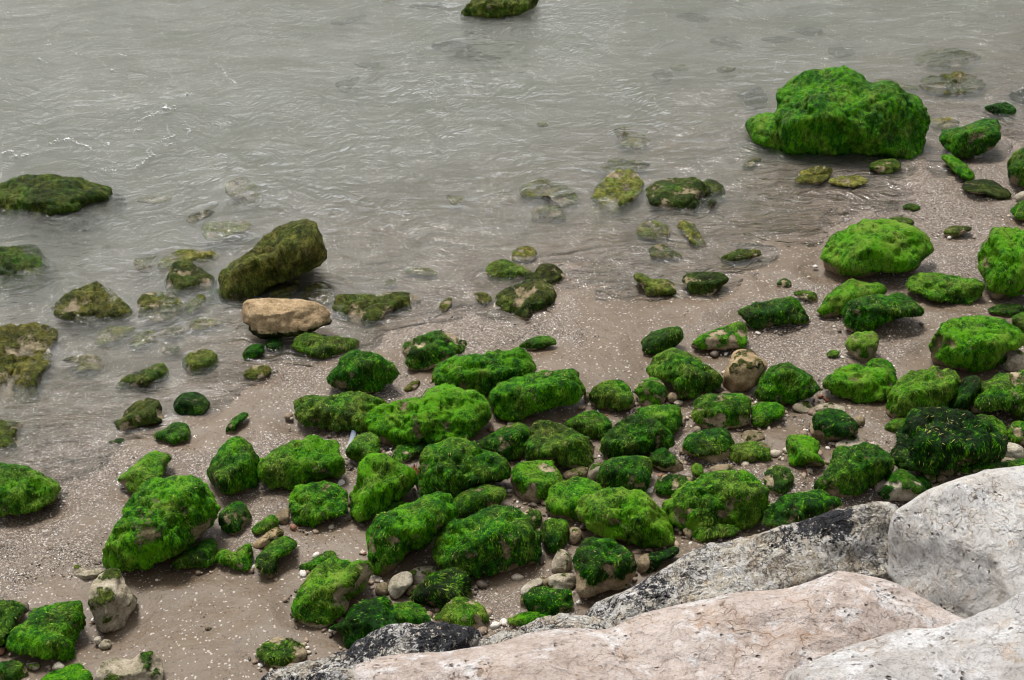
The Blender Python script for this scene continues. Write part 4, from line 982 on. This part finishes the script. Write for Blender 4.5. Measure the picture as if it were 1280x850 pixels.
# ------------------------------------------------------------------ shell grit strewn on the sand: far too much to count
def build_shells(n=105000):
    px = rng.uniform(-40, 1320, n * 6); py = 860 - 720 * rng.random(n * 6) ** 0.8
    d = np.array([ray(a, b) for a, b in zip(px[:0], py[:0])])
    dx = (px - 640) / F; dy = math.cos(PITCH) + math.sin(PITCH) * (425 - py) / F; dz = -math.sin(PITCH) + math.cos(PITCH) * (425 - py) / F
    t = (0.02 - CAM_H) / dz; X = dx * t; Y = dy * t
    g = gravel_mask(X, Y)
    dd = (X - S0[0]) * SEA[0] + (Y - S0[1]) * SEA[1]
    pm = np.clip(g * g * 1.3 + 0.08, 0, 1) * sstep(1.6, 0.4, dd) 
    cl = fbm(np.stack([X * 5, Y * 5, 0 * X], 1), 3, 61); pm = pm * np.clip(0.4 + cl * 3.2, 0.03, 1.4)
    keep = np.where(rng.random(len(px)) < pm)[0][:n]
    X, Y = X[keep], Y[keep]; n = len(X)
    Z = ground_xy(X, Y) + 0.001
    s = 0.00145 * np.exp(rng.normal(0, 0.55, n)); s = np.clip(s, 0.0008, 0.009)
    ang = rng.uniform(0, 6.283, n)
    k = 4
    V = np.zeros((n, k + 1, 3))
    for j in range(k):
        a = ang + j * 6.283 / k + rng.normal(0, .25, n); r = s * rng.uniform(0.6, 1.25, n)
        V[:, j, 0] = X + np.cos(a) * r * 1.25; V[:, j, 1] = Y + np.sin(a) * r; V[:, j, 2] = Z + rng.uniform(-.3, .5, n) * s
    V[:, k] = np.stack([X, Y, Z + s * rng.uniform(0.5, 1.0, n)], 1)
    b = np.arange(n)[:, None] * (k + 1)
    Fc = np.concatenate([b + [j, (j + 1) % k, k] for j in range(k)])
    tone = np.repeat(rng.random(n), k + 1)
    o = link_mesh('shell_grit', V.reshape(-1, 3), Fc, M_SHELL, attrs={'tone': tone}, smooth=False)
    o['kind'] = 'stuff'; o['label'] = 'white and brown shell fragments and grit scattered over the sand'
build_shells()

# ------------------------------------------------------------------ flecks of foam on the water
def build_foam():
    lines = ['160,715 175,700 190,695', '230,695 265,668 310,662 340,660 372,682 410,690 435,712', '45,758 95,742 150,735', '0,735 60,725', '500,700 525,690', '640,800 690,780 715,755 740,745 705,725 740,700',
             '770,672 820,665 845,650', '775,680 800,700 845,690', '600,632 650,628 690,618', '640,588 690,575 730,550 760,540', '795,500 800,525 850,522', '885,585 915,620 905,650', '570,265 610,270',
             '535,338 555,336', '455,355 460,365', '180,272 230,300', '1030,308 1080,330 1090,375 1150,405', '885,465 910,450', '345,240 360,258 400,265', '545,455 565,465', '470,812 560,815', '210,210 245,215', '10,60 40,70', '128,345 135,345']
    pts = []
    for ln in lines:
        q = np.array([[float(z) for z in t.split(',')] for t in ln.split()])
        L = np.hypot(*(np.diff(q, axis=0).T)).sum(); m = max(3, int(L / 3.2))
        tt = np.sort(rng.random(m)) * (len(q) - 1); i = np.minimum(tt.astype(int), len(q) - 2); f = (tt - i)[:, None]
        pts.append((q[i] * (1 - f) + q[i + 1] * f + rng.normal(0, 4, (m, 2))) / 3.8625)
    pts.append(np.stack([rng.uniform(0, 1280, 260), rng.uniform(0, 300, 260)], 1))
    pts.append(np.stack([rng.normal(50, 45, 50), rng.normal(20, 18, 50)], 1))
    p = np.concatenate(pts); n = len(p)
    big = np.ones(n); big[-310:] = 0.5
    W = np.array([at_z(a, b, 0.0) for a, b in p])
    keep = ground_xy(W[:, 0], W[:, 1]) < -0.02
    W, big = W[keep], big[keep]; n = len(W)
    W[:, 2] = wave_height(W[:, 0], W[:, 1]) + 0.001
    dirs, f = ico(1)
    s = big * 0.0031 * np.exp(rng.normal(0, .45, n))
    V = W[:, None, :] + dirs[None] * np.stack([s * rng.uniform(.8, 2.2, n), s, s * .35], 1)[:, None, :]
    Fc = (np.arange(n)[:, None, None] * len(dirs) + f[None]).reshape(-1, 3)
    T = NT('foam'); mt = T.done((0.62, 0.62, 0.61), 0.5)
    o = link_mesh('foam_flecks', V.reshape(-1, 3), Fc, mt)
    o['kind'] = 'stuff'; o['label'] = 'small white foam flecks drifting in curved lines on the water'
build_foam()

# ------------------------------------------------------------------ a feather and a dead leaf caught between the rocks
def build_feather():
    a = on_ground(433, 565); b = on_ground(441, 541)
    ax = b - a; L = np.linalg.norm(ax); ax /= L
    sd_ = np.array([ax[1], -ax[0], 0.0]); sd_ /= np.linalg.norm(sd_)
    up = np.cross(sd_, ax); up = up if up[2] > 0 else -up
    V, Fc, tone = [], [], []
    ns, nr = 22, 10
    for i in range(ns):
        t = i / (ns - 1)
        w = 0.017 * math.sin(math.pi * min(1, t * 0.93 + 0.05)) ** 0.7 * (0.5 + 0.6 * t)
        for j in range(nr):
            ph = 2 * math.pi * j / nr
            p = a + ax * L * (t * 1.25 - 0.1) + sd_ * (math.cos(ph) * w + 0.012 * math.sin(t * 3)) + up * (math.sin(ph) * w * 0.35 + 0.018)
            V.append(p); tone.append(t)
    for i in range(ns - 1):
        for j in range(nr):
            Fc.append([i * nr + j, i * nr + (j + 1) % nr, (i + 1) * nr + (j + 1) % nr, (i + 1) * nr + j])
    T = NT('slate blue feather')
    col = T.ramp(T.attr('tone'), [(0.0, (0.45, 0.42, 0.38)), (0.45, (0.20, 0.22, 0.25)), (0.8, (0.07, 0.10, 0.15)), (0.88, (0.35, 0.55, 0.65)), (1.0, (0.7, 0.72, 0.72))])
    o = link_mesh('feather', np.array(V), np.array(Fc), T.done(col, 0.6), attrs={'tone': np.array(tone)})
    o['label'] = 'slate blue and white feather stuck between two green rocks'; o['category'] = 'feather'
build_feather()
def build_leaf():
    c = on_ground(522, 594, 0.05)
    e1 = ray(523, 594); n, m = 14, 9
    V, tone = [], []
    for i in range(n):
        t = i / (n - 1)
        for j in range(m):
            s = j / (m - 1) * 2 - 1
            w = 0.020 * math.sin(math.pi * (0.08 + 0.87 * t)) ** .8
            V.append([c[0] + s * w + 0.012 * math.sin(5 * t), c[1] + (t - .5) * 0.07, c[2] + (t - 0.5) * 0.05 + 0.012 * abs(s) + 0.006 * math.sin(9 * t + 3 * s)])
            tone.append(t)
    f = [[i * m + j, i * m + j + 1, (i + 1) * m + j + 1, (i + 1) * m + j] for i in range(n - 1) for j in range(m - 1)]
    V = np.array(V); k = len(V)
    V2 = np.concatenate([V, V - np.array([0, 0, 0.003])])
    f2 = f + [[q + k for q in reversed(t)] for t in f]
    T = NT('rusty dead leaf')
    col = T.ramp(T.noise(T.pos(), 60.0, 4), [(0.4, (0.10, 0.025, 0.012)), (0.6, (0.33, 0.12, 0.06))])
    o = link_mesh('dead_leaf', V2, np.array(f2), T.done(col, 0.6), attrs={'tone': np.array(tone * 2)})
    o['label'] = 'curled rusty brown dead leaf below the broad peaked green rock'; o['category'] = 'leaf'
build_leaf()
